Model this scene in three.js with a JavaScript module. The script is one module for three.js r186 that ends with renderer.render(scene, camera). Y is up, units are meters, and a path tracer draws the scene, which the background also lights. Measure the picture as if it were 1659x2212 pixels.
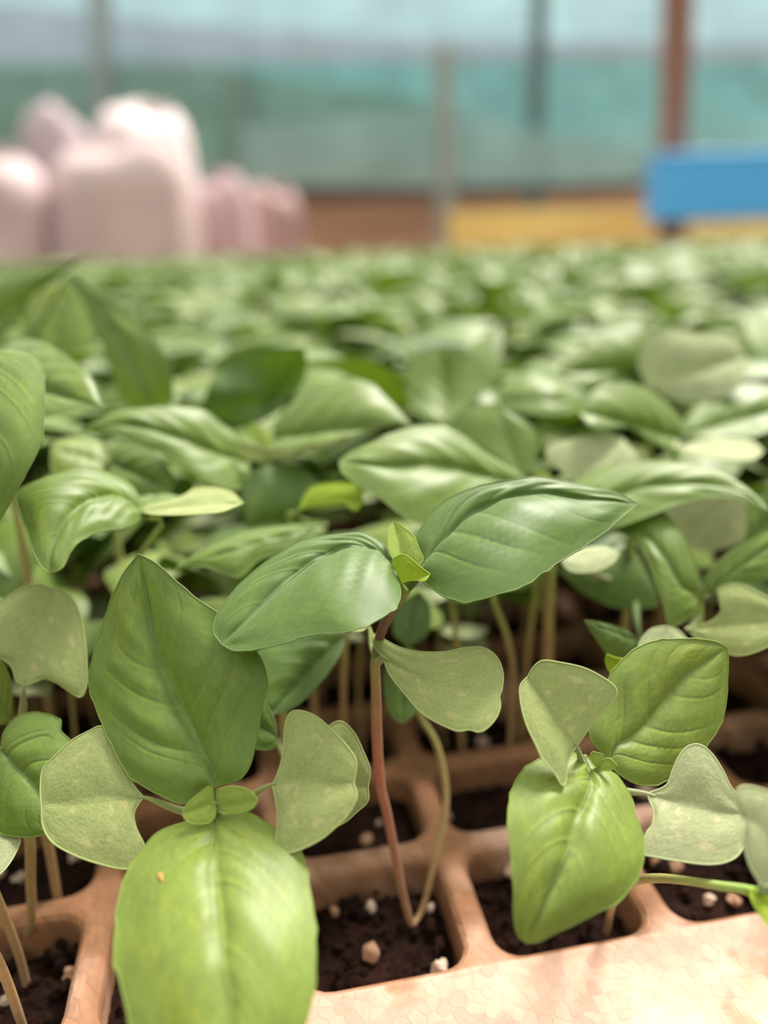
import * as THREE from 'three';
import { mergeGeometries } from 'three/addons/utils/BufferGeometryUtils.js';
import { RoundedBoxGeometry } from 'three/addons/geometries/RoundedBoxGeometry.js';

// ---------------------------------------------------------------- camera, sky, sun, exposure
const scene = new THREE.Scene();
const renderer = new THREE.WebGLRenderer();
renderer.toneMapping = THREE.LinearToneMapping;
renderer.toneMappingExposure = 1.6;
renderer.shadowMap.enabled = true;
const TOP = 0.8;                                   // height of the tray tops above the floor
const camera = new THREE.PerspectiveCamera(66.99, 1659 / 2212, 0.004, 80);
{
  const pitch = THREE.MathUtils.degToRad(19.3), roll = THREE.MathUtils.degToRad(1.7);
  camera.position.set(0, TOP + 0.097, 0);
  const up0 = new THREE.Vector3(0, Math.cos(pitch), -Math.sin(pitch));
  camera.up.set(Math.sin(roll), 0, 0).addScaledVector(up0, Math.cos(roll));
  camera.lookAt(0, camera.position.y - Math.sin(pitch), -Math.cos(pitch));
  camera.focus = 0.099;
  camera.userData.fStop = 7;
}
{ // overcast sky, brighter towards the zenith
  const w = 64, h = 32, d = new Float32Array(w * h * 4);
  for (let y = 0; y < h; y++) {
    const alt = ((y + 0.5) / h - 0.5) * Math.PI, k = (1 + 2 * Math.max(0, Math.sin(alt))) / 3;
    for (let x = 0; x < w; x++) d.set([k * 1.2, k * 1.17, k * 1.1, 1], (y * w + x) * 4);
  }
  const t = new THREE.DataTexture(d, w, h, THREE.RGBAFormat, THREE.FloatType);
  t.mapping = THREE.EquirectangularReflectionMapping; t.magFilter = t.minFilter = THREE.LinearFilter; t.needsUpdate = true;
  scene.background = t; scene.environment = t;
}
const sun = new THREE.DirectionalLight(0xfff7ee, 4.4);
sun.position.set(1.0, 3.2, -1.5); sun.target.position.set(0, TOP, -0.15);
sun.castShadow = true; sun.shadow.radius = 34; sun.shadow.mapSize.set(2048, 2048);
Object.assign(sun.shadow.camera, { left: -3, right: 3, top: 3, bottom: -3, near: 0.1, far: 12 });
scene.add(sun, sun.target);

// ---------------------------------------------------------------- helpers
let seed = 20240611;
const rnd = () => { seed = (seed + 0x6d2b79f5) | 0; let t = Math.imul(seed ^ (seed >>> 15), 1 | seed); t = (t + Math.imul(t ^ (t >>> 7), 61 | t)) ^ t; return ((t ^ (t >>> 14)) >>> 0) / 4294967296; };
const rr = (a, b) => a + (b - a) * rnd();
const V3 = (a) => new THREE.Vector3(a[0], a[1], a[2]);
const used = {};
const numbered = (n) => { const k = used[n] = (used[n] ?? -1) + 1; return k ? n + '_' + String(k).padStart(3, '0') : n; };
const shadowed = (m) => { m.castShadow = m.receiveShadow = true; return m; };
function part(name, geo, mat, parent) { const m = shadowed(new THREE.Mesh(geo, mat)); m.name = name; parent.add(m); return m; }
function thing(name, label, category, pos = [0, 0, 0], group, kind) {
  const o = new THREE.Group(); o.name = numbered(name); o.position.set(...pos); scene.add(o);
  o.userData = { label, category }; if (group) o.userData.group = group; if (kind) o.userData.kind = kind;
  return o;
}
function tagMesh(name, label, category, geo, mat, kind, group) {
  const m = shadowed(new THREE.Mesh(geo, mat)); m.name = numbered(name); scene.add(m);
  m.userData = { label, category }; if (kind) m.userData.kind = kind; if (group) m.userData.group = group;
  return m;
}
// periodic value noise
function noiseGrid(n, s) { const g = new Float32Array(n * n); const keep = seed; seed = s; for (let i = 0; i < n * n; i++) g[i] = rnd(); seed = keep; return g; }
const NG = noiseGrid(64, 77);
function vnoise(x, y, per = 64) {
  const xi = Math.floor(x), yi = Math.floor(y), fx = x - xi, fy = y - yi, m = (a) => ((a % per) + per) % per;
  const a = NG[m(yi) * 64 + m(xi)], b = NG[m(yi) * 64 + m(xi + 1)], c = NG[m(yi + 1) * 64 + m(xi)], d = NG[m(yi + 1) * 64 + m(xi + 1)];
  const u = fx * fx * (3 - 2 * fx), v = fy * fy * (3 - 2 * fy);
  return a + (b - a) * u + (c - a) * v + (a - b - c + d) * u * v;
}
function fbm(u, v, f, oct) { let s = 0, a = 0.5, t = 0; for (let i = 0; i < oct; i++) { s += a * vnoise(u * f + i * 7, v * f + i * 13, Math.min(64, f)); t += a; a *= 0.5; f *= 2; } return s / t; }
function texture(w, h, fn, srgb, wrap = true) {
  const d = new Uint8Array(w * h * 4);
  for (let y = 0; y < h; y++) for (let x = 0; x < w; x++) { const c = fn((x + 0.5) / w, (y + 0.5) / h), i = (y * w + x) * 4; for (let k = 0; k < 3; k++) d[i + k] = Math.max(0, Math.min(255, (Array.isArray(c) ? c[k] : c) * 255)); d[i + 3] = 255; }
  const t = new THREE.DataTexture(d, w, h, THREE.RGBAFormat); t.magFilter = t.minFilter = THREE.LinearFilter;
  if (wrap) t.wrapS = t.wrapT = THREE.RepeatWrapping; if (srgb) t.colorSpace = THREE.SRGBColorSpace; t.needsUpdate = true; return t;
}
const clamp01 = (x) => Math.max(0, Math.min(1, x));
const smooth = (a, b, x) => { const t = clamp01((x - a) / (b - a)); return t * t * (3 - 2 * t); };

// ---------------------------------------------------------------- leaf surfaces
const VEINS = [0.03, 0.15, 0.33, 0.53, 0.72];
function veinDistance(s, t, lean) {           // distance along the leaf to the nearest side vein, and the vein's strength
  let best = 9, bi = 0;
  VEINS.forEach((v, i) => { const d = Math.abs(t - (v + lean * 0.022 * (i % 2 ? 1 : -1) + (0.46 - 0.22 * v) * Math.pow(s, 1.3))); if (d < best) { best = d; bi = i; } });
  return [best, [0.8, 1, 0.9, 0.65, 0.4][bi]];
}
function veinField(u, v) {
  const s = Math.abs(2 * u - 1), [d, k] = veinDistance(s, v, u > 0.5 ? 1 : -1);
  const wob = 0.006 * (vnoise(u * 30, v * 30) - 0.5);
  const side = Math.exp(-Math.pow((d + wob) / 0.013, 2)) * k * smooth(0.95, 0.55, s);
  const mid = Math.exp(-Math.pow(s / (0.028 * (1.3 - v)), 2)) * smooth(1, 0.8, v);
  return [mid, side, d];
}
const margin = (u) => smooth(0.982, 0.996, Math.abs(2 * u - 1));
const trueLeafMap = texture(512, 512, (u, v) => {
  const [mid, side] = veinField(u, v), n = fbm(u, v, 6, 4), f = fbm(u + 0.3, v, 48, 2), k = 0.80 + 0.16 * (n - 0.5) + 0.10 * (f - 0.5), w = Math.min(1, mid * 0.6 + side * 0.3 + 0.6 * margin(u));
  const y = 0.10 * smooth(0.55, 0.75, fbm(u + 0.5, v + 0.2, 8, 3));
  return [k * (1 + y) + w * 0.13, k + 0.5 * y * k + w * 0.10, k * (1 - y) + w * 0.10];
}, true, false);
const trueLeafBump = texture(512, 512, (u, v) => {
  const [mid, side, d] = veinField(u, v), s = Math.abs(2 * u - 1);
  return 0.6 - 0.40 * mid - 0.26 * side + 0.10 * (fbm(u, v, 20, 3) - 0.5) + 0.03 * (fbm(u, v, 64, 1) - 0.5);
}, false, false);
const cotMap = texture(512, 512, (u, v) => {
  const n = fbm(u, v, 8, 4), f = fbm(u, v, 64, 2), sp = smooth(0.80, 0.9, vnoise(u * 60 + 9, v * 60 + 3));
  const scuff = smooth(0.66, 0.8, fbm(u * 0.7 + 0.1, v + 0.6, 10, 3)) * 0.06;
  const k = 0.82 + 0.10 * (n - 0.5) + 0.10 * (f - 0.5) + 0.05 * sp + scuff + 0.12 * margin(u);
  return [k + scuff, k, k * 0.98 + scuff];
}, true, false);
const cotBump = texture(512, 512, (u, v) => { const s = Math.abs(2 * u - 1); return 0.5 + 0.3 * (fbm(u, v, 32, 3) - 0.5) + 0.22 * (fbm(u, v, 64, 1) - 0.5) - 0.1 * Math.exp(-Math.pow(s / 0.03, 2)); }, false, false);
function leafMaterial(name, color, cot, extra = {}) {
  return new THREE.MeshPhysicalMaterial({ name, color, map: cot ? cotMap : trueLeafMap, bumpMap: cot ? cotBump : trueLeafBump, bumpScale: cot ? 0.00012 : 0.0005, roughness: 1, transmission: 0.26, thickness: 0, specularIntensity: 0.6,
    clearcoat: cot ? 0.35 : 1, clearcoatRoughness: cot ? 0.62 : 0.47, sheen: cot ? 0.7 : 0.25, sheenColor: new THREE.Color(0.9, 0.95, 0.8), sheenRoughness: 0.6, side: THREE.DoubleSide, ...extra });
}
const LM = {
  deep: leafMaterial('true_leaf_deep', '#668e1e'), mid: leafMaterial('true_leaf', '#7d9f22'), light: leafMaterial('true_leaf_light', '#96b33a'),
  cot: leafMaterial('cotyledon', '#bccb80', true), cotp: leafMaterial('cotyledon_pale', '#cdd8a4', true),
  bud: leafMaterial('bud', '#abc554', true), lime: leafMaterial('lime_growth', '#aac81c', true),
};
// A leaf blade lofted between its two margins and its midrib (arrays of points, base to tip), with quilting between the veins and a rounded margin.
function leafGeometry(A, M, B, { rows = 40, half = 12, kind = 't', rim = 0.00016, relief = 1 } = {}) {
  const b = M[0], t = M[M.length - 1];
  const cA = new THREE.CatmullRomCurve3([b, ...A, t], false, 'centripetal'), cB = new THREE.CatmullRomCurve3([b, ...B, t], false, 'centripetal'), cM = new THREE.CatmullRomCurve3(M, false, 'centripetal');
  const nc = 2 * half + 1, P = [], uv = [], len = cM.getLength();
  const ev = []; for (let i = 0; i <= rows; i++) { const x = i / rows; ev.push(x < 0.5 ? 0.5 * Math.pow(2 * x, 1.15) : 1 - 0.5 * Math.pow(2 - 2 * x, 1.15)); }
  const a = new THREE.Vector3(), c = new THREE.Vector3(), n = new THREE.Vector3(), tg = new THREE.Vector3();
  const EA = ev.map((v) => cA.getPointAt(v)), EB = ev.map((v) => cB.getPointAt(v)), EM = ev.map((v) => cM.getPointAt(v));
  let up = null;
  for (let i = 0; i <= rows; i++) {
    const v = ev[i];
    a.subVectors(EA[i], EB[i]); tg.copy(cM.getTangentAt(v)); n.crossVectors(a, tg);
    if (n.lengthSq() < 1e-14) n.copy(up ?? new THREE.Vector3(0, 1, 0)); n.normalize();
    if (!up) { up = new THREE.Vector3(0, 1, 0.35).normalize(); }
    if (n.dot(up) < 0) n.negate(); if (i > 2 && i < rows - 1) up.copy(n);
    for (let j = 0; j < nc; j++) {
      const s = (j - half) / half, q = Math.abs(s), e = s < 0 ? EA[i] : EB[i];
      const tooth = kind === 't' ? 0.025 * Math.pow(Math.max(0, Math.sin(v * 44 + (s < 0 ? 1 : 2.6) + b.x * 300)), 5) * smooth(0.9, 1, q) * smooth(0.12, 0.25, v) * smooth(0.97, 0.85, v) : 0;
      c.lerpVectors(EM[i], e, q * (1 + tooth));
      const w = EM[i].distanceTo(e), env = smooth(0, 0.1, v) * smooth(1, 0.88, v);
      let h = 0;
      if (kind === 't') {
        const [d, k] = veinDistance(q, v, s > 0 ? 1 : -1);
        h = w * (0.11 * Math.sin(Math.PI * Math.pow(q, 0.75))) * env * relief;
        h += len * relief * env * (0.014 * smooth(0, 0.12, d) * (1 - q * q) * k - 0.010 * Math.exp(-Math.pow(q / 0.09, 2)) - 0.010 * (k === 1 ? 1 : 0) * Math.exp(-Math.pow(d / 0.022, 2)) * smooth(0.02, 0.15, q) * smooth(0.8, 0.5, q));
        h += len * 0.010 * relief * env * (vnoise(v * 7 + b.x * 900, s * 4 + 5 + b.z * 700) - 0.5) * (0.4 + q);
      } else h = w * 0.06 * Math.sin(Math.PI * q) * env * relief + len * 0.02 * env * relief * (vnoise(v * 4 + b.x * 900, s * 3 + 9 + b.z * 700) - 0.5);
      c.addScaledVector(n, h);
      P.push(c.x, c.y, c.z); uv.push((s + 1) / 2, v);
    }
  }
  const idx = [];
  for (let i = 0; i < rows; i++) for (let j = 0; j < nc - 1; j++) { const k = i * nc + j; idx.push(k, k + 1, k + nc, k + 1, k + nc + 1, k + nc); }
  const g = new THREE.BufferGeometry();
  g.setAttribute('position', new THREE.Float32BufferAttribute(P, 3)); g.setAttribute('uv', new THREE.Float32BufferAttribute(uv, 2)); g.setIndex(idx); g.computeVertexNormals();
  if (!rim) return g;
  const loop = []; const at = (i, j) => { const k = 3 * (i * nc + j); return new THREE.Vector3(P[k], P[k + 1], P[k + 2]); };
  for (let i = 0; i <= rows; i++) loop.push(at(i, 0)); for (let i = rows - 1; i >= 1; i--) loop.push(at(i, nc - 1));
  const edge = new THREE.TubeGeometry(new THREE.CatmullRomCurve3(loop, true, 'centripetal'), rows * 3, rim, 5, true);
  const eu = edge.getAttribute('uv'); for (let i = 0; i < eu.count; i++) eu.setXY(i, 0.9985, 0.5);
  return mergeGeometries([g, edge]);
}
// A tapering tube through points
function taperTube(pts, radii, seg = 24, sides = 8, bend = 0) {
  const cv = new THREE.CatmullRomCurve3(pts, false, 'centripetal'), fr = cv.computeFrenetFrames(seg, false), P = [], N = [], uv = [], idx = [];
  for (let i = 0; i <= seg; i++) {
    const t = i / seg, p = cv.getPointAt(t), x = t * (radii.length - 1), k = Math.min(radii.length - 2, Math.floor(x)), r = radii[k] + (radii[k + 1] - radii[k]) * (x - k);
    for (let j = 0; j <= sides; j++) { const a = (j / sides) * Math.PI * 2, n = fr.normals[i].clone().multiplyScalar(Math.cos(a)).addScaledVector(fr.binormals[i], Math.sin(a)), q = p.clone().addScaledVector(n, r); P.push(q.x, q.y, q.z); N.push(n.x, n.y, n.z); uv.push(j / sides, t); }
  }
  for (let i = 0; i < seg; i++) for (let j = 0; j < sides; j++) { const k = i * (sides + 1) + j; idx.push(k, k + 1, k + sides + 1, k + 1, k + sides + 2, k + sides + 1); }
  const g = new THREE.BufferGeometry(); g.setAttribute('position', new THREE.Float32BufferAttribute(P, 3)); g.setAttribute('normal', new THREE.Float32BufferAttribute(N, 3)); g.setAttribute('uv', new THREE.Float32BufferAttribute(uv, 2)); g.setIndex(idx); return g;
}
const mixc = (a, b, t) => a.map((x, i) => x + (b[i] - x) * t);
const ramp = (stops, t) => { for (let i = 1; i < stops.length; i++) if (t <= stops[i][0]) return mixc(stops[i - 1][1], stops[i][1], (t - stops[i - 1][0]) / (stops[i][0] - stops[i - 1][0])); return stops[stops.length - 1][1]; };
const stemMap = (stops, s) => texture(16, 256, (u, v) => ramp(stops, v).map((c) => c * (0.9 + 0.2 * fbm(u + s, v * 4, 16, 3))), true, false);
const SM = {
  red: new THREE.MeshPhysicalMaterial({ name: 'stem_red', map: stemMap([[0, [0.55, 0.68, 0.30]], [0.05, [0.52, 0.42, 0.28]], [0.12, [0.46, 0.30, 0.24]], [0.19, [0.56, 0.56, 0.32]], [0.30, [0.62, 0.48, 0.32]], [0.5, [0.68, 0.42, 0.32]], [0.75, [0.64, 0.44, 0.32]], [1, [0.66, 0.52, 0.38]]], 0), roughness: 0.6, sheen: 0.4, sheenColor: new THREE.Color(0.9, 0.8, 0.7) }),
  pale: new THREE.MeshPhysicalMaterial({ name: 'stem_pale', map: stemMap([[0, [0.58, 0.72, 0.34]], [0.15, [0.62, 0.68, 0.36]], [0.45, [0.68, 0.58, 0.38]], [1, [0.72, 0.58, 0.42]]], 3), roughness: 0.6, sheen: 0.3, sheenColor: new THREE.Color(0.9, 0.8, 0.7) }),
};

// ---------------------------------------------------------------- the place around the bed
const earth = texture(512, 512, (u, v) => { const n = fbm(u, v, 8, 5), f = fbm(u, v, 64, 2); const k = 0.75 + 0.3 * (n - 0.5) + 0.2 * (f - 0.5); return [0.66 * k, 0.52 * k, 0.42 * k]; }, true);
earth.repeat.set(14, 14);
{
  const g = new THREE.BoxGeometry(16, 0.1, 16); g.translate(0, -0.05, -4);
  const m = tagMesh('floor', 'bare brown earth floor of the net house', 'floor', g, new THREE.MeshStandardMaterial({ map: earth, roughness: 1 }), 'structure');
}
const noiseMap = (base, amp, f, s) => texture(256, 256, (u, v) => { const k = 1 + amp * (fbm(u + s, v, f, 4) - 0.5); return base.map((c) => c * k); }, true);
// a hanging sheet between an upper and a lower edge, with folds
function sheetGeometry(top, bottom, nx = 60, ny = 14, fold = 0.05, ph = 0) {
  const ct = new THREE.CatmullRomCurve3(top.map(V3)), cb = new THREE.CatmullRomCurve3(bottom.map(V3)), P = [], uv = [], idx = [];
  for (let j = 0; j <= ny; j++) for (let i = 0; i <= nx; i++) {
    const p = ct.getPoint(i / nx).lerp(cb.getPoint(i / nx), j / ny);
    p.z += fold * (Math.sin(i * 0.55 + ph + j * 0.12) * 0.5 + vnoise(i * 0.3 + ph, j * 0.4 + ph) - 0.5);
    P.push(p.x, p.y, p.z); uv.push(p.x, p.y);
  }
  for (let j = 0; j < ny; j++) for (let i = 0; i < nx; i++) { const k = j * (nx + 1) + i; idx.push(k, k + nx + 1, k + 1, k + 1, k + nx + 1, k + nx + 2); }
  const g = new THREE.BufferGeometry(); g.setAttribute('position', new THREE.Float32BufferAttribute(P, 3)); g.setAttribute('uv', new THREE.Float32BufferAttribute(uv, 2)); g.setIndex(idx); g.computeVertexNormals(); return g;
}
const netMat = (name, r, g, b, s) => new THREE.MeshPhysicalMaterial({ name, map: noiseMap([r, g, b], 0.22, 6, s), roughness: 1, transmission: 0.6, thickness: 0, side: THREE.DoubleSide });
const NETS = [
  ['bluish green shade net forming the upper back wall', netMat('net_blue', 0.62, 0.755, 0.785, 0), [[-4.556,3.400,-6.300], [-1.194,3.318,-6.300], [1.274,3.258,-6.300], [4.698,3.175,-6.300]], [[-5.102,1.748,-6.300], [-1.382,1.648,-6.300], [1.350,1.574,-6.300], [5.145,1.472,-6.300]], 0.05],
  ['pale grey hem of net running across the back wall', netMat('net_grey', 0.82, 0.83, 0.87, 1), [[-4.644,2.614,-6.100], [-2.493,2.492,-6.100], [-1.195,2.331,-6.100], [0.003,2.228,-6.100], [1.440,2.158,-6.100], [4.816,2.087,-6.100]], [[-4.788,2.180,-6.100], [-2.566,2.113,-6.100], [-1.222,2.086,-6.100], [-0.002,2.066,-6.100], [1.447,2.034,-6.100], [4.850,1.956,-6.100]], 0.03],
  ['teal green shade net hanging below the pale hem', netMat('net_teal', 0.66, 0.84, 0.82, 2), [[-4.855,2.235,-6.200], [-2.602,2.164,-6.200], [-0.002,2.108,-6.200], [1.633,2.065,-6.200], [4.925,1.991,-6.200]], [[-5.122,1.429,-6.200], [-2.756,1.364,-6.200], [-0.029,1.302,-6.200], [1.685,1.268,-6.200], [5.137,1.186,-6.200]], 0.05],
  ['dull green swag of net sagging at left of the back wall', netMat('net_dull', 0.63, 0.74, 0.69, 3), [[-4.734,2.135,-6.020], [-2.535,2.083,-6.020], [-1.207,2.065,-6.020], [-0.516,1.951,-6.020], [0.408,1.819,-6.020]], [[-4.963,1.443,-6.020], [-2.670,1.381,-6.020], [-1.285,1.343,-6.020], [-0.558,1.323,-6.020], [0.404,1.297,-6.020]], 0.04],
  ['pale lower sheet of net peaked where the grey post lifts it', netMat('net_pale', 0.73, 0.86, 0.85, 4), [[-0.886,1.660,-5.780], [-0.199,1.692,-5.780], [0.299,1.723,-5.780], [0.485,1.752,-5.780], [0.702,1.696,-5.780], [1.016,1.592,-5.780], [1.492,1.488,-5.780], [2.001,1.429,-5.780], [4.747,1.323,-5.780]], [[-0.917,1.311,-5.780], [-0.219,1.262,-5.780], [0.292,1.242,-5.780], [0.484,1.237,-5.780], [0.708,1.237,-5.780], [1.028,1.234,-5.780], [1.508,1.232,-5.780], [2.020,1.230,-5.780], [4.782,1.190,-5.780]], 0.04],
];
NETS.forEach(([label, mat, top, bot, fold], i) => tagMesh('shade_net', label, 'net', sheetGeometry(top, bot, 70, 14, fold, i * 1.7), mat));
const denseNet = new THREE.MeshPhysicalMaterial({ name: 'net_dense', map: noiseMap([0.50, 0.56, 0.53], 0.22, 6, 7), roughness: 1, transmission: 0.4, thickness: 0, side: THREE.DoubleSide });
// three unseen net walls added dense to cut low light from sides and front
for (const [name, label, a, b] of [['added_net_left', 'unseen shade net added at left to cut low light', [-5, -7], [-5, 3.2]], ['added_net_right', 'unseen shade net added at right to cut low light', [5, -7], [5, 3.2]], ['added_net_front', 'unseen shade net added behind the camera to cut frontal light', [-5, 3.2], [5, 3.2]]]) {
  const line = (y) => [0, 0.33, 0.66, 1].map((t) => [a[0] + (b[0] - a[0]) * t, y, a[1] + (b[1] - a[1]) * t]);
  tagMesh(name, label, 'net', sheetGeometry(line(3.4), line(0.02), 60, 10, 0.03, 1), denseNet, 'structure');
}
// low earth wall under the net
function logGeometry(p0, p1, r0, r1, sides = 20, wob = 0.06) {
  const g = new THREE.CylinderGeometry(r1, r0, p0.distanceTo(p1), sides, 16), a = g.getAttribute('position');
  for (let i = 0; i < a.count; i++) { const k = 1 + wob * (vnoise(Math.atan2(a.getZ(i), a.getX(i)) * 1.3 + 4, a.getY(i) * 2.5 + 9) - 0.5) * 2; a.setX(i, a.getX(i) * k); a.setZ(i, a.getZ(i) * k); }
  g.computeVertexNormals(); g.applyQuaternion(new THREE.Quaternion().setFromUnitVectors(new THREE.Vector3(0, 1, 0), p1.clone().sub(p0).normalize())); g.translate((p0.x + p1.x) / 2, (p0.y + p1.y) / 2, (p0.z + p1.z) / 2); return g;
}
{
  const t = V3([0.074,1.210,-6.450]), w = 11;
  const g = new RoundedBoxGeometry(w, t.y, 0.25, 3, 0.03); g.translate(0, t.y / 2, t.z - 0.1);
  const wall = tagMesh('wall_back', 'low reddish brown earth wall under the nets', 'wall', g, new THREE.MeshStandardMaterial({ map: noiseMap([0.92, 0.71, 0.61], 0.4, 8, 5), roughness: 1 }), 'structure');
  const c = V3([0.077,1.322,-6.450]), bar = new RoundedBoxGeometry(w, c.y - t.y - 0.003, 0.3, 3, 0.02); bar.translate(0, (c.y + t.y) / 2, t.z - 0.1);
  const roll = tagMesh('coping', 'dark grey brown strip along the top of the low wall', 'coping', bar, new THREE.MeshStandardMaterial({ map: noiseMap([0.52, 0.46, 0.46], 0.5, 8, 6), roughness: 1 }), 'structure');
}
// posts
const bark = (base, s) => new THREE.MeshStandardMaterial({ map: noiseMap(base, 0.5, 12, s), roughness: 0.9 });
function post(label, hi, lo, r, mat, topY) {              // the post's line runs through two points
  const a = V3(hi), b = V3(lo), d = a.clone().sub(b), at = (y) => b.clone().addScaledVector(d, (y - b.y) / d.y);
  return tagMesh('wooden_post', label, 'post', logGeometry(at(0), at(topY), r, r * 0.95), mat);
}
post('thick reddish brown wooden post standing behind the blue box', [0.903,1.537,-2.620], [0.929,1.130,-2.620], 0.046, bark([0.60, 0.44, 0.38], 7), 2.9);
post('slim grey post lifting the pale net to a peak', [0.468,2.059,-5.640], [0.484,1.182,-5.640], 0.065, bark([0.62, 0.66, 0.63], 8), 2.05);
post('thin dark post in front of the upper net', [1.123,2.363,-5.900], [1.124,1.679,-5.900], 0.06, bark([0.42, 0.50, 0.50], 9), 3.4);
post('faint grey post at the upper left of the net wall', [-1.757,2.436,-5.900], [-1.810,2.064,-5.900], 0.07, bark([0.60, 0.66, 0.66], 10), 3.4);
post('faint green post left of the pale lower net', [-0.906,2.013,-5.900], [-0.950,1.385,-5.900], 0.07, bark([0.50, 0.60, 0.56], 11), 1.97);
// blue box hung on the post
{
  const a = V3([0.826,1.111,-2.400]), b = V3([1.254,1.099,-2.400]), c = V3([0.843,0.928,-2.400]);
  const w = b.x - a.x, h = a.y - c.y, box = thing('blue_box', 'bright blue plastic box fixed on the brown post', 'box', [a.x + w / 2, c.y, a.z - 0.075]);
  const mat = new THREE.MeshPhysicalMaterial({ color: '#58baff', roughness: 0.5 });
  const body = new RoundedBoxGeometry(w, h - 0.012, 0.15, 4, 0.012); body.translate(0, (h - 0.012) / 2, 0); part('body', body, mat, box);
  const rim = new RoundedBoxGeometry(w + 0.008, 0.02, 0.158, 4, 0.006); rim.translate(0, h - 0.01, 0); part('rim', rim, mat, box);
  const br = new RoundedBoxGeometry(0.04, h * 0.5, 0.03, 2, 0.004); br.translate(-w / 2 + 0.05, h * 0.4, -0.088); part('bracket', br, bark([0.5, 0.4, 0.35], 7), box);
}
// yellow strip stretched behind the bed
{
  const l = V3([0.243,0.985,-2.760]), r = V3([1.694,0.913,-2.760]), bl = V3([0.243,0.868,-2.760]);
  const st = thing('yellow_strip', 'long yellow strip stretched behind the far edge of the seedling bed', 'strip', [0, 0, 0]);
  const top = [], bot = []; for (let i = 0; i <= 6; i++) { const p = l.clone().lerp(new THREE.Vector3(r.x, l.y - 0.008, r.z), i / 6); top.push(p.toArray()); bot.push([p.x, bl.y, p.z]); }
  part('sheet', sheetGeometry(top, bot, 40, 4, 0.02, 2), new THREE.MeshPhysicalMaterial({ color: '#fbdc86', roughness: 0.6, side: THREE.DoubleSide, transmission: 0.2, thickness: 0 }), st);
  for (const x of [l.x + 0.01, r.x - 0.02]) part('stake', logGeometry(new THREE.Vector3(x, 0, l.z - 0.03), new THREE.Vector3(x, l.y + 0.005, l.z - 0.03), 0.012, 0.012, 10), bark([0.5, 0.4, 0.3], 12), st);
}
// sacks
function sackGeometry(w, d, h, ph, lean = 0) {
  const nu = 56, nv = 40, P = [], uv = [], idx = [];
  for (let j = 0; j <= nv; j++) for (let i = 0; i <= nu; i++) {
    const t = j / nv, a = (i / nu) * Math.PI * 2, top = clamp01((t - 0.86) / 0.14), r = Math.pow(Math.max(0, 1 - Math.pow(top, 3)), 0.4) * (0.95 + 0.04 * Math.sin(t * 9 + ph)) * smooth(-0.02, 0.05, t);
    const ca = Math.cos(a), sa = Math.sin(a), k = 1 / Math.pow(Math.pow(Math.abs(ca), 3) + Math.pow(Math.abs(sa), 3), 1 / 3);
    const f = 1 + 0.05 * Math.sin(a * 5 + t * 4 + ph) + 0.10 * (vnoise(i / nu * 8 + ph, t * 6 + ph, 8) - 0.5);
    P.push(ca * k * r * f * w / 2 + lean * t * t * h, t * h * (1 + 0.02 * Math.sin(a * 2 + ph)), sa * k * r * f * d / 2); uv.push(i / nu * 2, t * 2);
  }
  for (let j = 0; j < nv; j++) for (let i = 0; i < nu; i++) { const k = j * (nu + 1) + i; idx.push(k, k + nu + 1, k + 1, k + 1, k + nu + 1, k + nu + 2); }
  const g = new THREE.BufferGeometry(); g.setAttribute('position', new THREE.Float32BufferAttribute(P, 3)); g.setAttribute('uv', new THREE.Float32BufferAttribute(uv, 2)); g.setIndex(idx); g.computeVertexNormals(); return g;
}
const weave = texture(128, 128, (u, v) => 0.5 + 0.25 * Math.sin(u * 128 * 0.8) * Math.sin(v * 128 * 0.8) + 0.3 * (fbm(u, v, 8, 3) - 0.5), false);
const sackMat = (r, g, b, s) => new THREE.MeshPhysicalMaterial({ map: noiseMap([r, g, b], 0.25, 5, s), bumpMap: weave, bumpScale: 0.004, roughness: 0.8 });
function sack(label, top, pxW, depth, mat, ph, lean) {           // stands on the floor, its crown at the given point
  const p = V3(top), w = pxW, o = thing('woven_sack', label, 'sack', [p.x, 0, p.z - depth / 2], 'sacks beside the net wall');
  part('bag', sackGeometry(w, depth, p.y, ph, lean), mat, o);
  const seam = new RoundedBoxGeometry(w * 0.62, 0.03, 0.02, 2, 0.008); seam.translate(0, p.y - 0.004, 0); part('folded_seam', seam, mat, o);
}
sack('broad pinkish woven sack standing behind the bed at left', [-0.864,1.239,-2.700], 0.47, 0.4, sackMat(0.81, 0.73, 0.72, 1), 1, 0);
sack('bright white bulging sack behind the broad pinkish sack', [-0.909,1.421,-3.250], 0.37, 0.36, sackMat(0.98, 0.91, 0.91, 2), 2.6, 0);
sack('pinkish sack cut by the left edge of the picture', [-1.301,1.214,-2.600], 0.42, 0.4, sackMat(0.81, 0.73, 0.73, 3), 4.1, 0);
sack('small greyish sack between the two tall left sacks', [-1.259,1.432,-3.250], 0.24, 0.3, sackMat(0.74, 0.68, 0.71, 4), 5.2, 0);
sack('low rose grey sack right of the broad pinkish one', [-0.597,1.157,-3.150], 0.22, 0.3, sackMat(0.77, 0.66, 0.67, 5), 0.4, 0);
sack('lowest slumped sack at the right end of the sacks', [-0.489,1.151,-3.750], 0.30, 0.3, sackMat(0.68, 0.56, 0.55, 6), 3.3, 0);

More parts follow.
